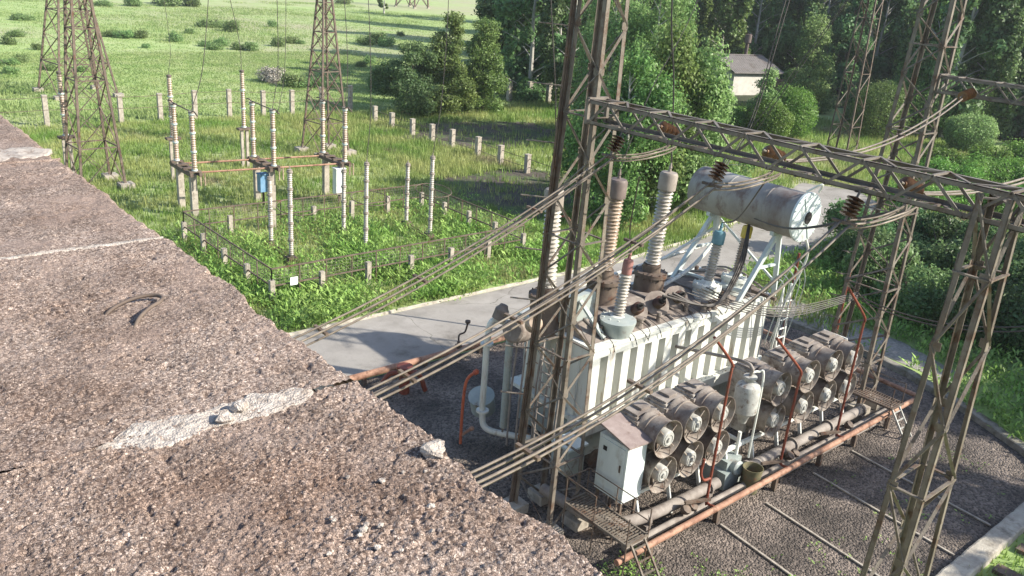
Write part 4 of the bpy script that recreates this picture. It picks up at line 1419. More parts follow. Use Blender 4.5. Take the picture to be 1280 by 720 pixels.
plf = thing('walkway_platform', 'steel grating platform with thin hand rails and ladder over the pipes below the cabinet', 'platform', (12.6, 10, 0))
g_ = MB()
grating(g_, 12.0, 12.66, 9.42, 11.3, 0.86)
g_.build('grating', M['steel'], plf)
h_ = MB()
for u, v in ((12.68, 9.42), (12.68, 10.4), (12.0, 9.42), (12.0, 10.4), (12.68, 11.3), (12.0, 11.3)):
    h_.tube([(u, v, 0.02), (u, v, 1.52)], 0.016, 6)
for z in (1.2, 1.52):
    h_.tube([(12.68, 9.42, z), (12.68, 11.3, z)], 0.013, 6)
h_.tube([(12.0, 10.4, 1.52), (12.0, 11.3, 1.52), (12.68, 11.3, 1.52)], 0.013, 6)
h_.build('handrail', M['steel_dark'], plf)
ladder(plf, (12.35, 9.42, 0.84), (12.35, 8.75, 0.0), 0.42, 4, M['steel'])
plg = thing('walkway_platform', 'steel footbridge frame with white ladder over the rusty pipe at the right corner', 'platform', (23.7, 10, 0))
g_ = MB()
grating(g_, 23.3, 24.0, 9.4, 10.9, 0.78)
g_.build('grating', M['steel_dark'], plg)
h_ = MB()
for u, v in ((24.0, 9.45), (24.0, 10.85), (23.3, 9.45), (23.3, 10.85)):
    h_.tube([(u, v, 0.02), (u, v, 1.4)], 0.014, 6)
h_.tube([(24.0, 9.45, 1.4), (24.0, 10.85, 1.4), (24.9, 10.85, 1.3)], 0.012, 6)
h_.build('handrail', M['steel_dark'], plg)
ladder(plg, (23.55, 9.4, 0.76), (23.55, 8.85, 0.0), 0.42, 4, M['hub'])

# ------------------------------------------------------------------ fire water pipes
fpipe = thing('fire_pipe', 'rusty red fire-water pipe on stands in front of the fans with tall bent risers', 'pipe', (18, 9.6, 0))
MB().tube([(11.85, 9.5, 0.45), (15, 9.52, 0.45), (25.55, 9.62, 0.45)], 0.075, 12).build('pipe', M['rust'], fpipe, smooth=50)
MB().tube([(25.6, 9.55, 0.45), (25.7, 11.0, 0.45), (25.75, 13.2, 0.45), (25.75, 19.0, 0.45)], 0.075, 12).build('pipe', M['rust'], fpipe, smooth=50)
for u in (13, 15.4, 17.8, 19.9, 21.7, 23.6, 25.4):
    MB().box((u - 0.05, 9.5, 0.0), (u + 0.05, 9.62, 0.37)).build('stand', M['steel_dark'], fpipe)
for (u, zt, tip) in ((15.22, 4.1, (14.30, 9.69, 5.02)), (18.28, 3.1, (16.62, 9.60, 4.5)), (21.02, 3.95, (19.5, 9.6, 5.2))):
    r = MB()
    r.tube(smooth_path([(u, 9.55, 0.5), (u, 9.75, 0.5), (u, 9.78, 0.75), (u + 0.02, 9.75, zt - 0.3), (u, 9.72, zt), (u - 0.25, 9.70, zt + 0.28), tip], 5), 0.034, 8)
    r.build('riser', M['red'], fpipe, smooth=50)
    k = MB()
    k.bar((u - 0.6, 9.95, 0.62), (u + 0.05, 9.72, 0.6), 0.08, 0.06)
    k.build('bracket', M['steel_dark'], fpipe)
MB().tube(smooth_path([(15.15, 9.75, 1.2), (14.9, 9.75, 1.25), (14.75, 9.75, 1.5), (14.78, 9.74, 1.85)]), 0.035, 8).build('branch', M['red'], fpipe, smooth=50)
for (u, v, zb, zt) in ((24.9, 14.2, 0.3, 3.9), (26.2, 13.0, 0.3, 3.4)):
    MB().tube([(u, v, zb), (u + 0.05, v, zt)], 0.045, 8).build('riser', M['red'], fpipe, smooth=50)

bp_ = thing('fire_pipe', 'rusty fire-water pipe along the road edge behind the transformer', 'pipe', (14, 20, 0))
MB().tube([(11.0, 20.05, 0.32), (14, 20.05, 0.32), (19.2, 20.05, 0.32), (24.5, 20.0, 0.32)], 0.11, 12).build('pipe', M['rust'], bp_, smooth=50)
for u in (12, 14.2, 16.4, 18.6, 21):
    MB().box((u - 0.06, 19.98, 0.0), (u + 0.06, 20.12, 0.23)).build('stand', M['steel_dark'], bp_)
r = MB().tube([(19.25, 20.05, 0.35), (19.3, 20.05, 1.9), (19.42, 20.05, 4.15)], 0.045, 8).build('riser', M['red'], bp_, smooth=50)
MB().tube(smooth_path([(19.42, 20.05, 4.1), (19.44, 20.02, 4.3), (19.6, 19.8, 4.35), (19.68, 19.7, 4.22)]), 0.03, 8).build('nozzle', M['red'], r, smooth=50)
v_ = MB()
v_.tube(smooth_path([(15.6, 20.15, 0.4), (15.62, 20.2, 0.75), (15.85, 20.2, 0.82), (15.95, 20.2, 1.1)]), 0.03, 8)
v_.lathe((15.95, 20.2, 1.1), (0, 0, 1), [(0.06, 0), (0.09, 0.03), (0.09, 0.1), (0.04, 0.12)], 10)
v_.lathe((15.5, 20.05, 0.42), (0, 0, 1), [(0.12, 0), (0.12, 0.08), (0.05, 0.1), (0.05, 0.2)], 10)
v_.build('valve', M['steel_dark'], bp_)

hy = thing('hydrant_stub', 'short red hydrant stub with side outlets on the dark gravel', 'hydrant', (12.8, 19.2, 0))
MB().lathe((12.75, 19.0, 0), (0, 0, 1), [(0.16, 0), (0.16, 0.8), (0.24, 0.81), (0.24, 0.88), (0.1, 0.89)], 16).build('body', M['red'], hy, smooth=35)
MB().tube(smooth_path([(12.2, 19.35, 0.32), (12.4, 19.25, 0.6), (12.75, 19.0, 0.66), (13.1, 18.8, 0.6), (13.3, 18.7, 0.05)]), 0.075, 10).build('outlet', M['red'], hy, smooth=50)
rs = thing('sprinkler_riser', 'single orange-red riser pipe with bent nozzle standing on the dark gravel', 'pipe', (12.5, 15.7, 0))
MB().tube(smooth_path([(12.42, 15.75, 0.0), (12.42, 15.75, 0.9), (12.44, 15.72, 1.7), (12.50, 15.66, 2.0), (12.62, 15.55, 2.16)]), 0.042, 10).build('pipe', M['red_bright'], rs, smooth=50)
MB().lathe((12.62, 15.55, 2.16), (0.5, -0.4, 0.4), [(0.07, -0.04), (0.075, 0.06), (0.03, 0.1)], 10).build('nozzle', M['red_bright'], rs, smooth=35)
MB().tube([(12.42, 15.75, 0.25), (12.6, 15.6, 0.45)], 0.04, 8).lathe((12.6, 15.6, 0.45), (0.5, -0.4, 0.5), [(0.06, 0), (0.07, 0.08), (0.03, 0.12)], 10).build('outlet', M['rust'], rs, smooth=40)

bk = thing('bucket', 'open rusty green metal bucket standing behind the rusty pipe', 'bucket', (17.1, 9.95, 0))
MB().lathe((17.22, 9.90, 0.01), (0, 0, 1), [(0.20, 0), (0.25, 0.66), (0.262, 0.67), (0.262, 0.69), (0.245, 0.69), (0.235, 0.66), (0.19, 0.06)], 22).build('shell', M['bucket'], bk, smooth=40)
MB().tube(smooth_path([(16.98, 9.90, 0.64), (17.1, 10.1, 0.56), (17.22, 10.14, 0.52), (17.35, 10.1, 0.56), (17.46, 9.90, 0.64)]), 0.008, 5).build('handle', M['steel_dark'], bk)

# thin pale cable conduits across the gravel
for i, (a, b) in enumerate((((13.2, 9.3), (12.9, 5.5)), ((15.4, 9.4), (15.0, 5.5)), ((19.4, 9.4), (19.05, 5.5)), ((21.4, 9.4), (21.05, 5.5)), ((17.1, 9.3), (16.75, 5.5)))):
    if i == 0:
        continue
    o = MB().bar((a[0], a[1], 0.03), (b[0], b[1], 0.035), 0.055, 0.035).build('conduit', M['conc'], loc=(a[0], a[1], 0))
    tag(o, 'thin pale conduit lying straight across the gravel, %s of four' % ('', 'leftmost', 'third from left', 'rightmost', 'second from left')[i], 'conduit', 'conduits across the gravel')
for i, u in enumerate((19.2, 20.5, 22.1)):
    o = MB().box((u, 0.8, 0.0), (u + 0.35, 4.72, 0.1)).build('trough_cover', M['steel_dark'], loc=(u, 2.8, 0))
    tag(o, 'dark trough cover strip in the grass beyond the front kerb, %s' % ('nearest the camera', 'middle one', 'farthest one')[i], 'trough cover', 'trough covers beyond the front kerb')

# ------------------------------------------------------------------ switch yard: arresters
def make_arrester(h, units, name, label, group):
    t = thing('surge_arrester', label, 'arrester', (0, 0, 0), group)
    b = MB()
    b.box((-0.25, -0.25, 0.0), (0.25, 0.25, 0.14))
    b.box((-0.18, -0.18, 0.14), (0.18, 0.18, 0.26))
    b.build('base', M['steel_dark'], t)
    p = MB()
    L = (h - 0.3) / units
    for i in range(units):
        z = 0.27 + i * L
        p.lathe((0, 0, z + 0.05), (0, 0, 1), sheds(7, 0.08, 0.105, L - 0.1), 14)
    pc_ = p.build('porcelain', M['porc_w'], t, smooth=45)
    for i in range(units):
        MB().lathe((0, 0, 0.27 + (i + 1) * L - 0.06), (0, 0, 1), [(0.10, 0), (0.125, 0.02), (0.125, 0.08), (0.10, 0.1)], 14).build('flange', M['cap_gr'], pc_, smooth=40)
    fl_ = MB()
    fl_.lathe((0, 0, h), (0, 0, 1), [(0.10, 0), (0.11, 0.06), (0.03, 0.08), (0.02, 0.2)], 12)
    fl_.build('cap', M['cap_gr'], t, smooth=40)
    return t


au = (15.10, 18.62, 22.02)
pf = make_arrester(3.85, 5, 'a', 'x', 'tall front arrester columns')
pk = make_arrester(3.05, 4, 'b', 'x', 'shorter rear arrester columns')
for i, u in enumerate(au):
    o = pf if i == 0 else copy_tree(pf)
    o.location = (u, 31.1, 0)
    o['label'] = 'taller front arrester column inside the mesh enclosure, %s of three' % names3[i]
    o = pk if i == 0 else copy_tree(pk)
    o.location = (u + 0.15, 33.3, 0)
    o['label'] = 'shorter rear arrester column inside the mesh enclosure, %s of three' % names3[i]
    tie = MB()
    tie.bar((u - 0.08, 31.3, 0.12), (u + 0.07, 33.1, 0.12), 0.05, 0.06)
    tie.bar((u + 0.12, 31.3, 0.12), (u + 0.27, 33.1, 0.12), 0.05, 0.06)
    tag(tie.build('base_rail', M['steel_dark'], loc=(u, 32.2, 0)), 'dark twin rail joining the %s pair of arresters at the ground' % names3[i], 'rail', 'rails under the arresters')
    rr = []
    for k in range(25):
        a = 2 * math.pi * k / 24
        rr.append((u + 0.75 + 0.85 * math.cos(a), 33.3 - 1.3 + 0.85 * math.sin(a), 2.05 + 0.12 * math.sin(a)))
    if i != 1:
        rr = rr[4:22] if i == 0 else rr
    tag(MB().tube(rr, 0.02, 5).build('grading_ring', M['steel_dark'], loc=(u, 32, 2)), 'thin dark wire loop around the %s arrester pair' % names3[i], 'ring', 'wire loops at the arresters')

# mesh enclosure round the arresters
en = thing('mesh_enclosure', 'low wire-mesh enclosure on short concrete posts around the arresters', 'fence', (18.5, 31.5, 0))
cor = [(12.5, 27.35), (12.4, 35.7), (24.6, 35.6), (24.6, 27.5)]


def along(a, b, st):
    L = math.hypot(b[0] - a[0], b[1] - a[1])
    k = max(1, round(L / st))
    return [(a[0] + (b[0] - a[0]) * i / k, a[1] + (b[1] - a[1]) * i / k) for i in range(k)]


for a, b in zip(cor, cor[1:] + cor[:1]):
    for (u, v) in along(a, b, 2.15):
        MB().box((u - 0.09, v - 0.09, 0), (u + 0.09, v + 0.09, 0.9 + rnd.uniform(-0.04, 0.04))).build('post', M['conc'], en)
    mb = MB()
    d = Vector((b[0] - a[0], b[1] - a[1], 0))
    L = d.length
    d.normalize()
    for z in (0.66, 1.32):
        mb.bar((a[0], a[1], z), (b[0], b[1], z), 0.045, 0.05)
    k = int(L / 1.05)
    for i in range(k + 1):
        p = Vector((a[0], a[1], 0)) + d * (L * i / k)
        mb.bar(p + Vector((0, 0, 0.05)), p + Vector((0, 0, 1.34)), 0.035, 0.035)
    mb.build('frame', M['steel_dark'], en)
    ms = MB()
    k = int(L / 0.16)
    for i in range(1, k):
        p = Vector((a[0], a[1], 0)) + d * (L * i / k)
        ms.bar(p + Vector((0, 0, 0.68)), p + Vector((0, 0, 1.30)), 0.007, 0.007)
    for i in range(1, 5):
        z = 0.66 + i * 0.13
        ms.bar((a[0], a[1], z), (b[0], b[1], z), 0.007, 0.007)
    ms.build('mesh_panel', M['mesh'], en)
MB().box((13.15, 27.20, 0.62), (13.45, 27.22, 0.92)).build('sign_plate', M['sign'], en)

# ------------------------------------------------------------------ disconnectors
def make_disc():
    t = thing('disconnector', 'x', 'disconnector', (0, 0, 0), 'rotary disconnectors on concrete posts')
    for v in (-0.85, 0.85):
        MB().box((-0.14, v - 0.14, 0), (0.14, v + 0.14, 2.0)).build('post', M['conc'], t)
    f = MB()
    f.box((-0.28, -1.35, 2.003), (-0.14, 1.35, 2.18))
    f.box((0.14, -1.35, 2.003), (0.28, 1.35, 2.18))
    for v in (-1.15, -0.4, 0.4, 1.15):
        f.box((-0.28, v - 0.1, 2.183), (0.28, v + 0.1, 2.25))
    f.build('base_frame', M['steel_dark'], t)
    for v in (-1.15, 1.15):
        c = MB()
        for k in range(3):
            c.lathe((0, v, 2.26 + k * 0.86), (0, 0, 1), sheds(7, 0.10, 0.13, 0.76, 0.04), 14)
        col = c.build('post_insulator', M['porc_tan'], t, smooth=45)
        for k in range(4):
            MB().lathe((0, v, 2.24 + k * 0.86), (0, 0, 1), [(0.13, 0), (0.14, 0.02), (0.14, 0.07), (0.12, 0.08)], 14).build('flange', M['cabinet'], col, smooth=40)
        b = MB()
        b.lathe((0, v, 4.86), (0, 0, 1), [(0.14, 0), (0.14, 0.12), (0.05, 0.14)], 12)
        b.build('cap', M['cap_gr'], col, smooth=40)
    ar = MB()
    ar.tube([(0, -1.15, 4.95), (0, 1.15, 5.0)], 0.03, 8)
    ar.tube(smooth_path([(0, -1.15, 4.95), (0, -1.45, 5.02), (0.05, -1.75, 4.85)]), 0.03, 8)
    ar.tube(smooth_path([(0, 1.15, 4.98), (0, 1.5, 5.06), (0.0, 1.8, 5.0)]), 0.03, 8)
    ar.build('blade', M['steel_dark'], t)
    g = MB()
    for k in (-1, 1):
        g.bar((0.1 * k + 0.3, -1.3, 2.15), (0.1 * k + 0.3, -1.32, 1.55), 0.05)
    g.build('earthing_lever', M['porc_tan'], t)
    return t


du = ((14.15, 40.0), (17.85, 39.6), (21.5, 39.2))
dp = make_disc()
for i, (u, v) in enumerate(du):
    o = dp if i == 0 else copy_tree(dp)
    o.location = (u, v, 0)
    o['label'] = 'tan double-column rotary disconnector on concrete posts, %s of three' % names3[i]
for k, (v, z) in enumerate(((-1.0, 2.12), (1.0, 2.12))):
    a = Vector((14.3, 40.0 + v, z))
    b = Vector((21.4, 39.2 + v, z))
    mb = MB().tube([a, b], 0.045, 8)
    tag(mb.build('drive_rod', M['rust'], loc=tuple(a)), '%s rusty drive rod linking the three disconnectors' % ('nearer' if k == 0 else 'farther'), 'rod', 'disconnector drive rods')
bx = thing('drive_box', 'small faded blue drive box under the middle disconnector', 'box', (17.5, 39.2, 0.9))
MB().box((17.3, 38.8, 0.9), (17.75, 39.2, 1.75)).build('body', M['blue'], bx)
MB().box((17.26, 38.76, 1.753), (17.79, 39.24, 1.80)).build('lid', M['blue'], bx)
MB().box((17.5, 39.0, 0), (17.58, 39.08, 0.897)).build('stand', M['steel_dark'], bx)
bx = thing('drive_box', 'pale grey drive box on a stand under the right disconnector', 'box', (21.2, 38.2, 0.5))
MB().box((20.95, 37.9, 0.6), (21.45, 38.3, 1.9)).build('body', M['white'], bx)
MB().box((20.91, 37.86, 1.903), (21.49, 38.34, 1.95)).build('lid', M['white'], bx)
MB().box((21.16, 38.06, 0), (21.24, 38.14, 0.597)).build('stand', M['steel_dark'], bx)


def make_post():
    t = thing('support_insulator', 'x', 'insulator', (0, 0, 0), 'tall single support columns')
    MB().box((-0.2, -0.1, 0), (-0.05, 0.05, 2.2)).box((0.1, -0.1, 0), (0.25, 0.05, 2.2)).build('post', M['conc'], t)
    MB().box((-0.35, -0.2, 2.203), (0.4, 0.2, 2.32)).build('base_frame', M['steel_dark'], t)
    c = MB()
    b = MB()
    for k in range(3):
        c.lathe((0.02, 0, 2.36 + k * 1.05), (0, 0, 1), sheds(8, 0.10, 0.135, 0.95, 0.02), 14)
        MB().lathe((0.02, 0, 2.33 + k * 1.05), (0, 0, 1), [(0.13, 0), (0.15, 0.02), (0.15, 0.07), (0.12, 0.08)], 14).build('flange', M['cabinet'], t, smooth=40)
    c.build('porcelain', M['porc_tan'], t, smooth=45)
    b.lathe((0.02, 0, 5.45), (0, 0, 1), [(0.11, 0), (0.13, 0.03), (0.13, 0.12), (0.05, 0.14)], 12)
    b.build('cap', M['cap_br'], t, smooth=40)
    return t


pp = make_post()
for i, (u, v) in enumerate(((15.75, 46.2), (20.3, 47.6), (11.0, 48.2))):
    o = pp if i == 0 else copy_tree(pp)
    o.location = (u, v, 0)
    o['label'] = ('tall support insulator just behind the left disconnector', 'tall support insulator standing alone between two disconnectors', 'tall support insulator seen through the left lattice pylon')[i]

# ------------------------------------------------------------------ pylons
def pylon(parent, cu, cv, b0, b1, zb, zt, npan, chord, brace, rot, steel='steel_dark'):
    ca, sa = math.cos(rot), math.sin(rot)

    def corner(i, z):
        t = (z - zb) / (zt - zb)
        h_ = b0 + (b1 - b0) * t
        x, y = ((-h_, -h_), (h_, -h_), (h_, h_), (-h_, h_))[i]
        return Vector((cu + x * ca - y * sa, cv + x * sa + y * ca, z))
    zs = [zb]
    # taller panels at the bottom
    k = 1.0
    tot = sum(0.86 ** i for i in range(npan))
    for i in range(npan):
        zs.append(zs[-1] + (zt - zb) * (0.86 ** i) / tot)
    for f in range(4):
        br = MB()
        a, b = f, (f + 1) % 4
        for i in range(npan):
            br.bar(corner(a, zs[i]), corner(b, zs[i + 1]), brace, brace * 0.5)
            br.bar(corner(b, zs[i]), corner(a, zs[i + 1]), brace, brace * 0.5)
            if i % 2 == 1:
                br.bar(corner(a, zs[i]), corner(b, zs[i]), brace, brace)
        br.build('bracing', M[steel], parent)
    for i in range(4):
        MB().bar(corner(i, zb), corner(i, zt), chord, chord).build('leg', M[steel], parent)
        c = corner(i, 0)
        MB().box((c.x - 0.35, c.y - 0.35, -0.1), (c.x + 0.35, c.y + 0.35, 0.3)).build('footing', M['conc'], parent)


py = thing('lattice_pylon', 'narrow dark lattice pylon rising just beyond the parapet at the left', 'pylon', (11.8, 46.4, 0))
pylon(py, 11.8, 46.4, 1.08, 0.28, 0.1, 11.5, 10, 0.115, 0.058, R_(4))
pyb = thing('lattice_pylon', 'broader lattice pylon standing behind the narrow left one beyond the far fence', 'pylon', (18.7, 76, 0))
pylon(pyb, 18.7, 76.2, 2.25, 0.40, 0.1, 12.5, 8, 0.14, 0.075, R_(6))
py = thing('lattice_pylon', 'slender dark lattice pylon behind the disconnectors', 'pylon', (26.4, 49.4, 0))
pylon(py, 26.5, 49.4, 1.06, 0.16, 0.1, 11.5, 11, 0.105, 0.055, R_(8))
py = thing('lattice_pylon', 'distant pylon with only its splayed feet showing at the top edge of the meadow', 'pylon', (136, 206, 0))
pylon(py, 139, 209, 3.2, 1.0, 0.1, 32, 9, 0.35, 0.2, R_(20))
pc = thing('portal_column', 'slim lattice column with stays in front of the dark wood', 'portal', (52, 25, 0))
q2 = Vector((61.6, 33.3, 0))
ccol, _ = lattice_column(pc, (q2.x - 0.75, q2.x + 0.75, q2.y - 0.9, q2.y + 0.9), (q2.x - 0.45, q2.x + 0.45, q2.y - 0.45, q2.y + 0.45), 0.1, 17, 13, 0.11, 0.06, 'steel_dark')
for k in range(2):
    MB().tube([(q2.x, q2.y, 15), (q2.x - 3 - k, q2.y + 6.5, 0.1)], 0.03, 5).build('stay', M['wire_dark'], pc)

# overhead droppers in the yard
for (p, px, r, lab) in (((14.15, 38.85, 5.0), 262, 0.018, 'thin wire dropping to the left disconnector'), ((20.3, 47.6, 5.6), 280, 0.018, 'thin wire dropping to the lone support insulator'),
                        ((17.85, 38.45, 5.0), 345, 0.018, 'thin wire dropping to the middle disconnector'), ((17.85, 37.9, 4.85), 357, 0.014, 'second thin wire beside the one dropping to the middle disconnector'),
                        ((21.5, 38.05, 5.0), 428, 0.018, 'thin wire dropping to the right disconnector'), ((18.62, 31.1, 4.0), 459, 0.016, 'long thin wire dropping to the middle arrester'),
                        ((22.02, 31.1, 4.0), 562, 0.016, 'long thin wire dropping to the right arrester'), ((15.75, 46.2, 5.6), 200, 0.012, 'thin wire dropping behind the left disconnector')):
    p = Vector(p)
    e = PV(px, -30, p.y + 1.5)
    drop('drop_wire', [p, p.lerp(e, 0.3) + Vector((0.25, 0.1, -0.2)), p.lerp(e, 0.65) + Vector((0.15, 0, -0.1)), e], r, lab + ' from above')

# ------------------------------------------------------------------ perimeter fences
def fence(name, label, pts, hts, wires, wd=0.2, loc=None):
    t = thing(name, label, 'fence', (pts[0][0], pts[0][1], 0))
    for (u, v), h in zip(pts, hts):
        MB().box((u - wd / 2, v - wd / 2, 0), (u + wd / 2, v + wd / 2, h)).prism([(u - wd / 2 - 0.015, v - wd / 2 - 0.015), (u + wd / 2 + 0.015, v - wd / 2 - 0.015), (u + wd / 2 + 0.015, v + wd / 2 + 0.015), (u - wd / 2 - 0.015, v + wd / 2 + 0.015)], h + 0.002, h + 0.05).build('post', M['conc'], t)
    mb = MB()
    for (a, b), ha, hb in zip(zip(pts, pts[1:]), hts, hts[1:]):
        for f in wires:
            mb.tube(sagpts((a[0], a[1] - wd / 2, ha * f), (b[0], b[1] - wd / 2, hb * f), 0.03, 3), 0.02, 4)
    mb.build('wire', M['steel_dark'], t)
    return t


us = [7.5, 10.5, 13.4, 18.1, 20.8, 23.3, 25.9, 28.6, 31.0, 33.6, 36.2]
fence('perimeter_fence', 'far concrete-post fence along the edge of the open meadow', [(u, 63.2) for u in us], [1.95 + 0.12 * math.sin(u * 3) for u in us], (0.55, 0.97), 0.3)
vs2 = [58.1, 55.4, 52.8, 50.2, 47.7, 44.9, 42.3, 39.8, 37.2]
fence('perimeter_fence', 'row of short concrete fence posts beside the dark dirt right of the yard', [(35.4 + 0.08 * math.sin(v), v) for v in vs2], [1.22 + 0.08 * math.sin(v * 2) for v in vs2], (0.35, 0.8), 0.3)
p3 = [G(636, 127), G(661, 129), G(685, 130), G(712, 134)]
fence('perimeter_fence', 'concrete fence posts standing in front of the shaded wood', [(p.x, p.y) for p in p3], [2.0] * 4, (0.12, 0.6), 0.42)

# ------------------------------------------------------------------ distant building
b0 = G(914, 119)
bd = thing('utility_building', 'small pale gabled building with chimney at the edge of the wood', 'building', (b0.x, b0.y, 0))
BL, BW, BH, BR = 7.0, 7.6, 2.6, 4.0
fwd_ = Vector((0.66, 0.751, 0))
rgt_ = Vector((0.751, -0.66, 0))
ux, uy = rgt_ * 0.87 + fwd_ * 0.49, rgt_ * -0.49 + fwd_ * 0.87


def bpnt(a, b, z):
    q_ = Vector((b0.x, b0.y, 0)) + ux * a + uy * b
    return (q_.x, q_.y, z)


mb = MB()
mb.add([bpnt(0, 0, 0), bpnt(BL, 0, 0), bpnt(BL, BW, 0), bpnt(0, BW, 0), bpnt(0, 0, BH), bpnt(BL, 0, BH), bpnt(BL, BW, BH), bpnt(0, BW, BH), bpnt(0, BW / 2, BR), bpnt(BL, BW / 2, BR)],
       [(0, 1, 5, 4), (1, 2, 6, 9, 5), (2, 3, 7, 6), (3, 0, 4, 8, 7)])
mb.build('wall', M['wall'], bd)
mb = MB()
for sgn, e in ((0, -0.4), (1, BW + 0.4)):
    z_e = BH - 0.1
    mb.add([bpnt(-0.4, e, z_e + 0.05), bpnt(BL + 0.4, e, z_e + 0.05), bpnt(BL + 0.4, BW / 2, BR + 0.12), bpnt(-0.4, BW / 2, BR + 0.12),
            bpnt(-0.4, e, z_e + 0.17), bpnt(BL + 0.4, e, z_e + 0.17), bpnt(BL + 0.4, BW / 2, BR + 0.24), bpnt(-0.4, BW / 2, BR + 0.24)],
           [(0, 3, 2, 1), (4, 5, 6, 7), (0, 1, 5, 4), (1, 2, 6, 5), (2, 3, 7, 6), (3, 0, 4, 7)])
for k_ in range(26):
    a_ = -0.38 + (BL + 0.76) * k_ / 25
    for e_ in (-0.4, BW + 0.4):
        mb.bar(bpnt(a_, e_, BH + 0.08), bpnt(a_, BW / 2, BR + 0.25), 0.10, 0.06)
mb.bar(bpnt(-0.42, BW / 2, BR + 0.27), bpnt(BL + 0.42, BW / 2, BR + 0.27), 0.4, 0.06)
rf = mb.build('roof', M['roof'], bd)
c = bpnt(5.6, BW * 0.62, BR - 0.4)
MB().lathe(c, (0, 0, 1), [(0.22, 0), (0.22, 2.0), (0.42, 2.02), (0.42, 3.0), (0.2, 3.02)], 14).build('chimney', M['cap_br'], rf, smooth=35)
# garage opening in the gable
a1 = Vector(bpnt(0, 1.6, 0)) - ux * 0.03
mb = MB()
q0, q1 = Vector(bpnt(0, 2.2, 0)) - ux * 0.04, Vector(bpnt(0, 4.9, 0)) - ux * 0.04
mb.add([q0, q1, q1 + Vector((0, 0, 1.5)), q0 + Vector((0, 0, 1.5)), q0 + ux * 0.03, q1 + ux * 0.03, q1 + ux * 0.03 + Vector((0, 0, 1.5)), q0 + ux * 0.03 + Vector((0, 0, 1.5))],
       [(0, 3, 2, 1), (4, 5, 6, 7), (0, 1, 5, 4), (1, 2, 6, 5), (2, 3, 7, 6), (3, 0, 4, 7)])
mb.build('door', M['dark'], bd)
mb = MB()
q0, q1 = Vector(bpnt(6.0, 0, 0)) - uy * 0.04, Vector(bpnt(8.2, 0, 0)) - uy * 0.04
mb.add([q0, q1, q1 + Vector((0, 0, 1.9)), q0 + Vector((0, 0, 1.9)), q0 + uy * 0.03, q1 + uy * 0.03, q1 + uy * 0.03 + Vector((0, 0, 1.9)), q0 + uy * 0.03 + Vector((0, 0, 1.9))],
       [(0, 3, 2, 1), (4, 5, 6, 7), (0, 1, 5, 4), (1, 2, 6, 5), (2, 3, 7, 6), (3, 0, 4, 7)])
mb.build('door', M['steel_dark'], bd)


# ------------------------------------------------------------------ foliage
def leaf_mesh(name, blobs, n, leaf, seed, shell=0.45, droop=0.0, aspect=0.6, jit=0.17):
    g = np.random.default_rng(seed)
    C = np.array([b[0] for b in blobs], float)
    Rr = np.array([b[1] for b in blobs], float)
    wgt = Rr[:, 0] * Rr[:, 1] + Rr[:, 0] * Rr[:, 2]
    k = g.choice(len(blobs), n, p=wgt / wgt.sum())
    d = g.normal(size=(n, 3))
    d /= np.linalg.norm(d, axis=1)[:, None]
    rr = (1 - shell * g.random(n) ** 1.6) * (1 + jit * g.normal(size=n))
    p = C[k] + d * Rr[k] * rr[:, None]
    nrm = d + 0.75 * g.normal(size=(n, 3)) + np.array([0, 0, 0.25])
    nrm /= np.linalg.norm(nrm, axis=1)[:, None]
    a = g.normal(size=(n, 3)) + np.array([0, 0, -droop])
    a -= nrm * (a * nrm).sum(1)[:, None]
    a /= np.linalg.norm(a, axis=1)[:, None]
    b = np.cross(nrm, a)
    s = leaf * (0.55 + 0.9 * g.random(n))[:, None]
    bend = nrm * s * 0.18
    v = np.stack([p - a * s * 0.5, p + b * s * aspect * 0.5 + bend, p + a * s * 0.6, p - b * s * aspect * 0.5 + bend], 1).reshape(-1, 3)
    v[:, 2] = np.maximum(v[:, 2], 0.02)
    f = np.arange(n * 4).reshape(n, 4)
    return np_mesh(name, v, f)


def tree_blobs(h, r, z0, nb, seed, shape='round', rb=0.33):
    g = random.Random(seed)
    out = []
    for i in range(nb):
        t = (i + g.random()) / nb
        z = z0 + (h - z0) * t
        if shape == 'cone':
            R = r * (1.05 - t) ** 0.75 * min(1, 0.55 + t * 3)
        elif shape == 'birch':
            R = r * math.sin(math.pi * min(1, 0.18 + 0.82 * t) ** 0.9) ** 0.7 + 0.1
        else:
            R = r * math.sqrt(max(0.05, 1 - (2 * t - 0.85) ** 2 * 0.75)) if t < 0.95 else r * 0.35
        a = g.random() * 2 * math.pi
        q_ = R * (0.35 + 0.6 * g.random() ** 0.5)
        s = r * rb * (0.45 + 1.15 * g.random() ** 1.4) * (1.0 - 0.35 * t)
        if g.random() < 0.22:
            q_ *= g.uniform(1.1, 1.35)
            s *= 0.55
        hang = g.uniform(1.1, 2.3) if shape == 'birch' else g.uniform(0.6, 1.15)
        out.append(((q_ * math.cos(a), q_ * math.sin(a), z), (s * g.uniform(0.85, 1.2), s * g.uniform(0.85, 1.2), s * hang)))
    return out


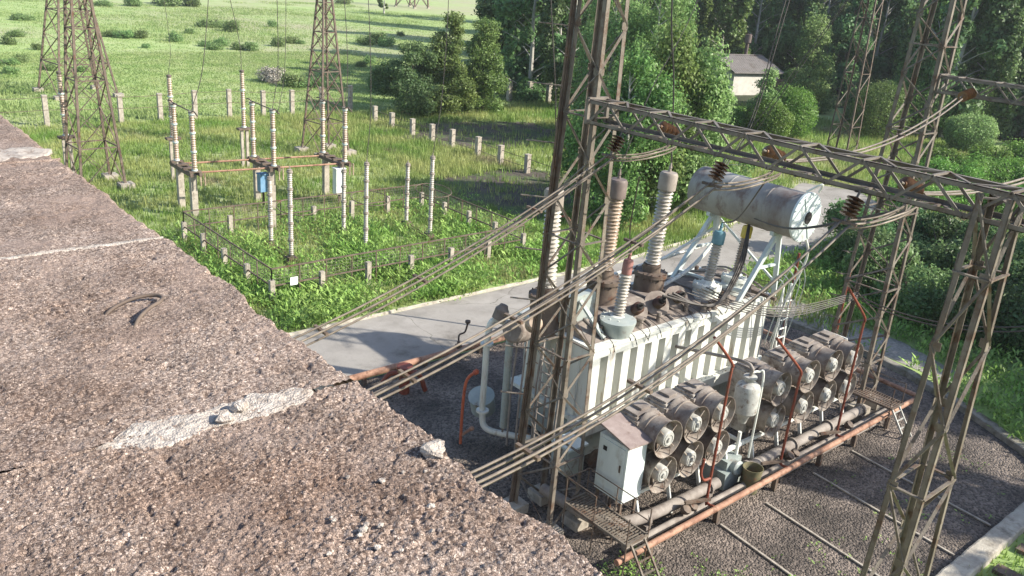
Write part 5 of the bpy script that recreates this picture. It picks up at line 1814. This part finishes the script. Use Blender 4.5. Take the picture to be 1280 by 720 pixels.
def tree(name, label, cat, h, r, z0, nb, n, leaf, seed, m, shape='round', bark='bark', trunk_r=0.16, droop=0.0, group=None, rb=0.33):
    t = thing(name, label, cat, (0, 0, 0), group)
    bl_ = tree_blobs(h, r, z0, nb, seed, shape, rb)
    tm = MB()
    g = random.Random(seed + 1)
    trunk = [(0, 0, -0.1)]
    for i in range(1, 7):
        trunk.append((g.uniform(-0.12, 0.12) * i * 0.4, g.uniform(-0.12, 0.12) * i * 0.4, h * 0.93 * i / 6))
    tm.tube(trunk, [trunk_r * (1.15 - 0.17 * i) for i in range(7)], 8)
    for (c, s) in bl_[::2]:
        z = max(z0 * 0.6, c[2] - 0.25 * h * 0.4)
        f = min(0.99, z / (h * 0.93)) * 6
        i = min(5, int(f))
        st_p = Vector(trunk[i]).lerp(Vector(trunk[i + 1]), f - i)
        tm.tube([st_p, st_p.lerp(Vector(c), 0.5) + Vector((0, 0, 0.15)), c], [trunk_r * 0.3, trunk_r * 0.2, trunk_r * 0.07], 5)
    tm.build('trunk', M[bark], t)
    link_mesh('crown', leaf_mesh(name + '_crown', bl_, n, leaf, seed, droop=droop), M[m], t)
    return t


def bush(name, label, r, h, n, leaf, seed, m, group=None, dome=False, cat='bush'):
    t = thing(name, label, cat, (0, 0, 0), group)
    g = random.Random(seed)
    if dome:
        bl_ = [((g.uniform(-.12, .12) * r, g.uniform(-.12, .12) * r, h * g.uniform(0.38, 0.5)), (r * g.uniform(0.8, 1.0), r * g.uniform(0.8, 1.0), h * g.uniform(0.44, 0.54))) for _ in range(3)]
        for i in range(11):
            a = g.random() * 6.28
            bl_.append(((r * 0.55 * math.cos(a), r * 0.55 * math.sin(a), h * g.uniform(0.3, 0.7)), (r * g.uniform(0.35, 0.62), r * g.uniform(0.35, 0.62), h * g.uniform(0.2, 0.36))))
    else:
        bl_ = []
        for i in range(14):
            a = g.random() * 6.28
            q_ = r * 0.72 * g.random() ** 0.5
            s = r * g.uniform(0.25, 0.5)
            bl_.append(((q_ * math.cos(a), q_ * math.sin(a), max(s * 0.6, (h - s) * g.uniform(0.25, 1.0) * (1 - 0.45 * q_ / r))), (s, s, s * g.uniform(0.8, 1.1))))
    tm = MB()
    for i in range(6):
        a = i * 1.05 + g.random()
        tm.tube([(0.1 * math.cos(a), 0.1 * math.sin(a), 0), (r * 0.3 * math.cos(a), r * 0.3 * math.sin(a), h * 0.45), (r * 0.5 * math.cos(a), r * 0.5 * math.sin(a), h * 0.75)], [0.06 * r * 0.5, 0.03 * r, 0.01], 5)
    tm.build('stem', M['bark'], t)
    link_mesh('foliage', leaf_mesh(name + '_leaves', bl_, n, leaf, seed, shell=0.12 if dome else 0.4, jit=0.07 if dome else 0.15), M[m], t)
    return t


# prototypes of forest trees
FG = 'tall trees massed in the wood'
LF = 'tall dark green tree massed with others in the wood behind'
protoF = [tree('forest_tree', LF, 'tree', 15.5, 3.5, 1.2, 44, 16000, 0.36, 11, 'leaf_dark', 'round', 'birch', 0.2, 0.3, FG),
          tree('forest_tree', LF, 'tree', 17.0, 3.1, 1.4, 48, 16000, 0.36, 12, 'leaf_dark', 'birch', 'birch', 0.2, 0.8, FG),
          tree('forest_tree', LF, 'tree', 14.0, 3.3, 0.8, 44, 16000, 0.36, 13, 'leaf_mid', 'birch', 'birch', 0.19, 0.8, FG),
          tree('forest_tree', LF, 'tree', 16.5, 3.6, 2.0, 42, 16000, 0.36, 14, 'leaf_dark', 'cone', 'bark', 0.2, 0.0, FG)]
used = set()


def put(protos, k, loc, s=1.0, rz=0.0, label=None, group=None):
    p = protos[k]
    if k not in used and protos is protoF:
        used.add(k)
        o = p
        o.location = loc
        o.rotation_euler = (0, 0, rz)
        o.scale = (s, s, s)
    else:
        o = copy_tree(p, loc, rz, (s, s, s))
    if label:
        o['label'] = label
    if group:
        o['group'] = group
    return o


g = random.Random(5)
# forest rows: (pixel x, distance of the row)
rows = [(84, 640, 1480, 17), (92, 624, 1500, 20), (102, 618, 1520, 21), (114, 615, 1540, 21), (128, 612, 1560, 20), (146, 610, 1560, 20), (172, 606, 1600, 20), (205, 606, 1600, 18)]
fwd = Vector((-CR[0][2], -CR[1][2], 0)).normalized()
rgt = Vector((fwd.y, -fwd.x, 0))


def polar(px, dist):
    """ground point in the direction of a sight line, at a horizontal depth"""
    return fwd * dist + rgt * (dist * (px - 640) / F * 1.07)


for ri, (dist, x0, x1, n) in enumerate(rows):
    for i in range(n):
        px = x0 + (x1 - x0) * (i + g.uniform(-0.2, 0.2)) / (n - 1)
        d = dist + g.uniform(-3.5, 3.5)
        if ri == 0 and (700 < px < 1120):
            continue
        if ri == 1 and (720 < px < 1050):
            continue
        if ri == 2 and (820 < px < 1020):
            continue
        if ri == 3 and (880 < px < 950):
            d += 5
        p = polar(px, d)
        # a gap in the wood lets the low sun reach the small building and the birches
        rel_ = p - Vector((90, 62, 0))
        al_ = rel_.dot(SUN_D)
        ac_ = abs(rel_.dot(Vector((SUN_D.y, -SUN_D.x, 0))))
        if 0 < al_ < 26 and ac_ < 6:
            continue
        put(protoF, g.randrange(4), (p.x, p.y, 0), g.uniform(0.85, 1.15) * (1.0 + 0.08 * (ri > 1) + 0.22 * (ri > 4)), g.uniform(0, 6.28))

# tree group left of the wood
tA = tree('broadleaf_tree', 'dark rounded tree left in the trio beside the meadow', 'tree', 5.6, 2.7, 0.2, 34, 18000, 0.18, 21, 'leaf_dark', 'round', trunk_r=0.14, group='trio of trees beside the meadow')
p = G(512, 143)
tA.location = (p.x, p.y, 0)
tB = tree('broadleaf_tree', 'tall dark pointed tree in the middle of the trio beside the meadow', 'tree', 7.9, 2.3, 0.3, 36, 18000, 0.18, 22, 'leaf_mid', 'cone', trunk_r=0.14, group='trio of trees beside the meadow', rb=0.4)
p = G(560, 143)
tB.location = (p.x, p.y, 0)
tC = tree('broadleaf_tree', 'sunlit bushy tree right in the trio beside the meadow', 'tree', 7.3, 2.5, 0.2, 38, 20000, 0.18, 23, 'leaf_mid', 'cone', trunk_r=0.15, group='trio of trees beside the meadow', rb=0.4)
p = G(603, 139)
tC.location = (p.x, p.y, 0)
bq = bush('meadow_bush', 'low dark bush at the left foot of the tree trio', 1.5, 1.8, 2000, 0.22, 31, 'leaf_dark')
p = G(480, 115)
bq.location = (p.x, p.y, 0)

# pale birches / willows behind the transformer
specs = [('pale_birch', 'pale drooping birch directly behind the near lattice column', 752, 176, 11.5, 2.9, 41, 'leaf_light'),
         ('pale_birch', 'tall pale drooping birch right of the near column, behind the bushings', 805, 190, 12.5, 2.9, 42, 'leaf_light'),
         ('pale_birch', 'light green birch whose crown reaches towards the small building', 818, 176, 11.5, 1.9, 43, 'leaf_light'),
         ('pale_birch', 'green birch hanging low behind the tan bushing', 772, 272, 8.2, 2.9, 44, 'leaf_mid'),
         ('pale_birch', 'green birch filling the gap between the tan and the pale bushings', 815, 262, 8.6, 2.8, 46, 'leaf_mid'),
         ('pale_birch', 'bright bushy birch hanging low behind the pale bushing and conservator', 858, 262, 7.6, 2.5, 45, 'leaf_light')]
for (nm, lb, px, py, h, r, sd_, m) in specs:
    t_ = tree(nm, lb, 'tree', h, r, 0.6, 48, 30000, 0.17, sd_, m, 'birch', 'birch', 0.15, 1.6, 'pale birches behind the transformer')
    p = G(px, py)
    t_.location = (p.x, p.y, 0)
t_ = tree('leafy_tree', 'light green tree right of the small building', 'tree', 8.9, 3.0, 0.4, 42, 18000, 0.2, 51, 'leaf_light', 'cone', 'bark', 0.14, rb=0.42)
p = G(1003, 138)
t_.location = (p.x, p.y, 0)
t_ = tree('leafy_tree', 'young bright tree in front of the gable of the small building', 'tree', 4.0, 1.35, 0.2, 24, 9000, 0.17, 52, 'leaf_bright', 'cone', 'bark', 0.1, rb=0.42)
p = G(885, 160)
t_.location = (p.x, p.y, 0)
t_ = tree('leafy_tree', 'young yellow-green tree before the long side of the small building', 'tree', 5.6, 1.6, 0.2, 26, 9000, 0.17, 53, 'leaf_light', 'cone', 'bark', 0.1, rb=0.42)
p = G(950, 172)
t_.location = (p.x, p.y, 0)
for (lb, px, py, r, h, sd_, m) in (('rounded bright shrub at the foot of the small building', 905, 165, 2.6, 2.3, 61, 'leaf_bright'), ('ball-shaped bright willow right of the small building', 985, 172, 2.0, 4.2, 62, 'leaf_bright'),
                                   ('smaller ball-shaped willow between two larger shrubs', 958, 175, 1.9, 3.4, 67, 'leaf_bright'),
                                   ('large ball-shaped shaded willow left of the far portal column', 1092, 172, 2.6, 5.0, 63, 'leaf_mid'), ('large ball-shaped willow behind the far portal column', 1140, 170, 3.2, 6.2, 64, 'leaf_mid'),
                                   ('ball-shaped willow behind the far portal beam', 1192, 172, 2.8, 5.6, 65, 'leaf_mid'), ('yellow-green bush below the far portal beam', 1205, 190, 2.0, 3.4, 66, 'leaf_light')):
    b_ = bush('clipped_willow', lb, r, h, 22000, 0.13, sd_, m, 'ball-shaped willows before the wood', dome=True)
    p = G(px, py)
    b_.location = (p.x, p.y, 0)
g = random.Random(17)
lowlab = 'low spreading sunlit shrub in the thicket at the right edge behind the portals'
k = 0
for (px, py) in ((1180, 232), (1225, 228), (1270, 232), (1150, 262), (1200, 262), (1250, 265), (1300, 262), (1340, 240), (1175, 215), (1240, 208), (1290, 205)):
    b_ = bush('thicket_shrub', lowlab, g.uniform(1.7, 2.6), g.uniform(1.4, 2.1), 9000, 0.14, 70 + k, 'leaf_bright', 'low shrubs of the thicket')
    p = G(px, py)
    b_.location = (p.x, p.y, 0)
    k += 1
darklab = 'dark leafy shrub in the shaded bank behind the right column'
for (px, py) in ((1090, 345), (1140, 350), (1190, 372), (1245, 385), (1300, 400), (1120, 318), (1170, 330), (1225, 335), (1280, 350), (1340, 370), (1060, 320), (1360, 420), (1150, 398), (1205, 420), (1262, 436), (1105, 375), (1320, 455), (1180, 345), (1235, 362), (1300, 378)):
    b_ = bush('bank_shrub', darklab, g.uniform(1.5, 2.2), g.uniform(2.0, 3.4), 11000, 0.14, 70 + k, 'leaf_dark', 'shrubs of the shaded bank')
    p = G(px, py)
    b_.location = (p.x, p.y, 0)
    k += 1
# tall trees on the right, some beyond the frame edge, that shade the bank and the gravel
sh = [(33.5, 1.8, 7.5), (38, 3.0, 10), (36, 6.0, 9.5), (41, 1.5, 12), (35, 0.0, 10), (31, -4.5, 10.5), (46, 7, 12), (39, -6, 13), (27.5, -6.0, 9.0)]
for i, (u, v, hh) in enumerate(sh):
    o = put(protoF, i % 4, (u, v, 0), hh / 15.5, i * 1.3, 'tree standing close behind the shaded bank at the right edge', 'trees behind the shaded bank')

g = random.Random(41)
ug = bush('undergrowth_shrub', 'dark undergrowth shrub at the shaded foot of the wood', 2.0, 2.4, 7000, 0.2, 140, 'leaf_dark', 'undergrowth at the foot of the wood')
for i in range(60):
    px = g.uniform(628, 1400)
    d_ = g.uniform(82, 104) if not (700 < px < 1060) else g.uniform(104, 122)
    if i > 47:
        px, d_ = 1018 + (i - 48) * 8, g.uniform(86, 97)  # extra dark shrubs added here to darken sunlit ground
    p = polar(px, d_)
    o = ug if i == 0 else copy_tree(ug)
    sc_ = g.uniform(0.7, 1.5)
    o.location = (p.x, p.y, 0)
    o.scale = (sc_, sc_, sc_)
    o.rotation_euler = (0, 0, g.uniform(0, 6.28))
# bushes in the meadow
g = random.Random(23)
mp = bush('meadow_bush', 'x', 1.0, 1.0, 1500, 0.13, 91, 'leaf_field')
mp2 = bush('meadow_bush', 'x', 1.0, 1.15, 1500, 0.13, 92, 'leaf_field')
first = {0: True, 1: True}
for i, (px, py, r) in enumerate(((30, 25, 1.7), (22, 46, 1.4), (46, 62, 1.0), (10, 55, 1.3), (10, 82, 1.3), (28, 78, 0.9), (14, 92, 1.0), (140, 46, 1.6), (156, 48, 1.5), (178, 48, 1.6), (184, 60, 1.0), (218, 52, 1.3), (236, 42, 1.2),
                                 (258, 58, 1.3), (272, 62, 1.3), (278, 58, 1.1), (313, 63, 1.6), (296, 62, 0.9), (350, 58, 1.2), (366, 54, 1.3), (374, 55, 1.0), (262, 34, 2.2), (290, 40, 2.0), (455, 56, 1.6), (470, 54, 1.8),
                                 (485, 58, 1.5), (452, 84, 1.0), (463, 80, 1.0), (365, 108, 1.6), (380, 108, 1.6), (395, 110, 1.3), (130, 8, 2.2), (165, 8, 2.0), (340, 34, 1.5), (200, 5, 3.0), (215, 8, 3.2), (235, 8, 3.0), (430, 5, 3.0),
                                 (120, 50, 0.8), (60, 88, 0.9), (100, 90, 0.8), (500, 45, 1.2), (520, 60, 1.2))):
    k = i % 2
    src = (mp, mp2)[k]
    if first[k]:
        first[k] = False
        o = src
    else:
        o = copy_tree(src)
    p = G(px, py)
    o.location = (p.x, p.y, 0)
    o.rotation_euler = (0, 0, g.uniform(0, 6.28))
    o.scale = (r * g.uniform(0.6, 1.15), r * g.uniform(0.6, 1.15), r * g.uniform(0.55, 1.15))
    o['label'] = 'small round green bush scattered over the open meadow'
    o['group'] = 'bushes dotted over the meadow'
o = bush('dry_bush', 'grey leafless twiggy bush in the meadow behind the far fence', 1.6, 1.9, 2600, 0.14, 95, 'leaf_grey')
p = G(340, 103)
o.location = (p.x, p.y, 0)
t_ = tree('small_tree', 'lone small tree with pale trunk at the top of the meadow', 'tree', 4.5, 1.3, 1.3, 16, 1200, 0.35, 96, 'leaf_mid', 'round', 'birch', 0.2)
p = G(480, 17)
t_.location = (p.x, p.y, 0)
# far tree line closing the meadow
g = random.Random(29)
for i in range(34):
    px = -260 + i * 30 + g.uniform(-8, 8)
    p = polar(px, 430 + g.uniform(-30, 40))
    put(protoF, g.randrange(4), (p.x, p.y, 0), g.uniform(0.7, 1.0), g.uniform(0, 6.28), 'distant tree in the line closing the far end of the meadow', 'distant tree line beyond the meadow')


# ------------------------------------------------------------------ grass
def inside(P, poly):
    x, y = P[:, 0], P[:, 1]
    r = np.zeros(len(P), bool)
    n_ = len(poly)
    for i in range(n_):
        x1, y1 = poly[i]
        x2, y2 = poly[(i + 1) % n_]
        c = ((y1 > y) != (y2 > y)) & (x < (x2 - x1) * (y - y1) / (y2 - y1 + 1e-12) + x1)
        r ^= c
    return r


def tufts(name, label, pts, blades, h, wd, seed, m, spread=0.12, lean=0.5, leafy=False):
    g = np.random.default_rng(seed)
    n_ = len(pts)
    base = np.repeat(pts, blades, 0)
    N = len(base)
    base = base + g.normal(size=(N, 2)) * spread
    a = g.random(N) * 2 * np.pi
    hh = h * (0.5 + g.random(N) * 0.9)
    if leafy:
        z = hh * g.random(N)
    else:
        z = np.zeros(N)
    ln = lean * g.random(N)
    tip = np.stack([base[:, 0] + np.cos(a) * hh * ln, base[:, 1] + np.sin(a) * hh * ln, z + (hh * (0.35 if leafy else 1.0))], 1)
    px_, py_ = -np.sin(a) * wd * (0.6 + 0.8 * g.random(N)), np.cos(a) * wd * (0.6 + 0.8 * g.random(N))
    z = np.maximum(z, 0.0)
    if leafy:
        mid = (np.stack([base[:, 0], base[:, 1], z], 1) + tip) / 2 + np.array([0, 0, 1.0]) * (hh * 0.05)[:, None]
        v = np.stack([np.stack([base[:, 0], base[:, 1], z], 1), mid + np.stack([px_, py_, 0 * px_], 1), tip, mid - np.stack([px_, py_, 0 * px_], 1)], 1).reshape(-1, 3)
        f = np.arange(N * 4).reshape(N, 4)
    else:
        v = np.stack([np.stack([base[:, 0] - px_, base[:, 1] - py_, z], 1), np.stack([base[:, 0] + px_, base[:, 1] + py_, z], 1), tip], 1).reshape(-1, 3)
        f = np.arange(N * 3).reshape(N, 3)
    me = np_mesh(name, v, f)
    o = link_mesh(name, me, M[m])
    return tag(o, label, 'grass', kind='stuff')


g = np.random.default_rng(3)
dirt1 = blob(33.0, 35.0, 5.2, 5.8, 1.3)
dirt_shade_band = blob(41, 51.5, 7.2, 4.3, 4.1)


def scatter(n, u0, u1, v0, v1, keep=None):
    P = np.stack([g.uniform(u0, u1, n), g.uniform(v0, v1, n)], 1)
    bad = inside(P, road_poly) | inside(P, pit_poly) | ((inside(P, dirt1) | inside(P, dirt_shade_band)) & (g.random(len(P)) < 0.90))
    P = P[~bad]
    if keep is not None:
        P = P[keep(P)]
    return P


tufts('yard_grass', 'rough grass covering the switchyard inside the far fence', scatter(32000, 3, 36, 24.7, 63), 5, 0.29, 0.020, 1, 'grass', 0.14, 0.7)
tufts('yard_weeds', 'lush bright weeds along the road and around the enclosure', scatter(13000, 5, 28, 24.55, 37, lambda P: g.random(len(P)) < np.clip((38 - P[:, 1]) / 12, 0.15, 1) * np.clip(0.55 + 0.6 * np.sin(P[:, 0] * 1.1 + np.sin(P[:, 1] * 0.9)) , 0.15, 1)), 12, 0.38, 0.034, 2, 'weed', 0.16, 0.8, True)
tufts('bank_weeds', 'bright weeds growing beyond the back kerb and gravel path', scatter(9000, 25.5, 48, -2, 24, lambda P: ~inside(P, path_poly) & ((P[:, 0] > 28.6) | (P[:, 0] > 25.3 + (P[:, 1] - 5.3) * 0.55) | (P[:, 1] < 4.7))), 9, 0.40, 0.04, 3, 'weed', 0.16, 0.8, True)
tufts('verge_grass', 'grass and weeds between the front kerb and trough covers', scatter(2500, 14, 30, 0, 4.75), 5, 0.16, 0.02, 4, 'grass')
tufts('clearing_grass', 'tall grass in the clearing behind the transformer', scatter(26000, 29, 80, 14, 62), 5, 0.45, 0.03, 5, 'grass', 0.2)
def patchy(P):
    q_ = np.array([noise.noise((x * 0.045, y * 0.045, 3.7)) + 0.5 * noise.noise((x * 0.14, y * 0.14, 9.1)) for x, y in P])
    return q_ > 0.16 + 0.22 * g.random(len(P))


Pm = np.concatenate([scatter(26000, -5, 60, 63.5, 110, patchy), scatter(30000, -5, 130, 95, 230, patchy), scatter(14000, 36, 75, 45, 100, patchy)])
tufts('meadow_sward', 'short pale green sward covering the open meadow', np.concatenate([scatter(30000, -5, 60, 63.5, 105), scatter(26000, -5, 120, 95, 190), scatter(9000, 36, 75, 45, 100)]), 4, 0.13, 0.045, 16, 'meadow', 0.5, 0.9)
tufts('meadow_grass', 'uneven tufts of taller pale grass patterning the open meadow', Pm, 5, 0.30, 0.05, 6, 'meadow', 0.45, 0.9)
# weeds poking through the gravel
wp_ = np.concatenate([np.stack([g.normal(13.6, 0.5, 60), g.normal(7.9, 0.5, 60)], 1), np.stack([g.uniform(13, 24, 60), g.uniform(5.5, 9, 60)], 1), np.stack([g.uniform(11.8, 13, 90), g.normal(9.4, 0.25, 90)], 1)])
tufts('gravel_weeds', 'sparse small weeds poking through the pit gravel', wp_, 5, 0.10, 0.02, 7, 'weed', 0.06, 0.9, True)
# road verge crumble

hz = bpy.data.materials.new('summer_haze')
hz.use_nodes = True
t = hz.node_tree
for n_ in list(t.nodes):
    if n_.bl_idname == 'ShaderNodeBsdfPrincipled':
        t.nodes.remove(n_)
pvol = t.nodes.new('ShaderNodeVolumePrincipled')
pvol.inputs['Color'].default_value = (0.88, 0.93, 1.0, 1)
pvol.inputs['Density'].default_value = 0.00025
pvol.inputs['Anisotropy'].default_value = 0.2
t.links.new(pvol.outputs[0], t.nodes['Material Output'].inputs['Volume'])
hb = MB().box((-1520, -1520, -1.2), (1520, 1520, 34)).build('haze', hz)
tag(hb, kind='stuff')
sc.cycles.volume_bounces = 0
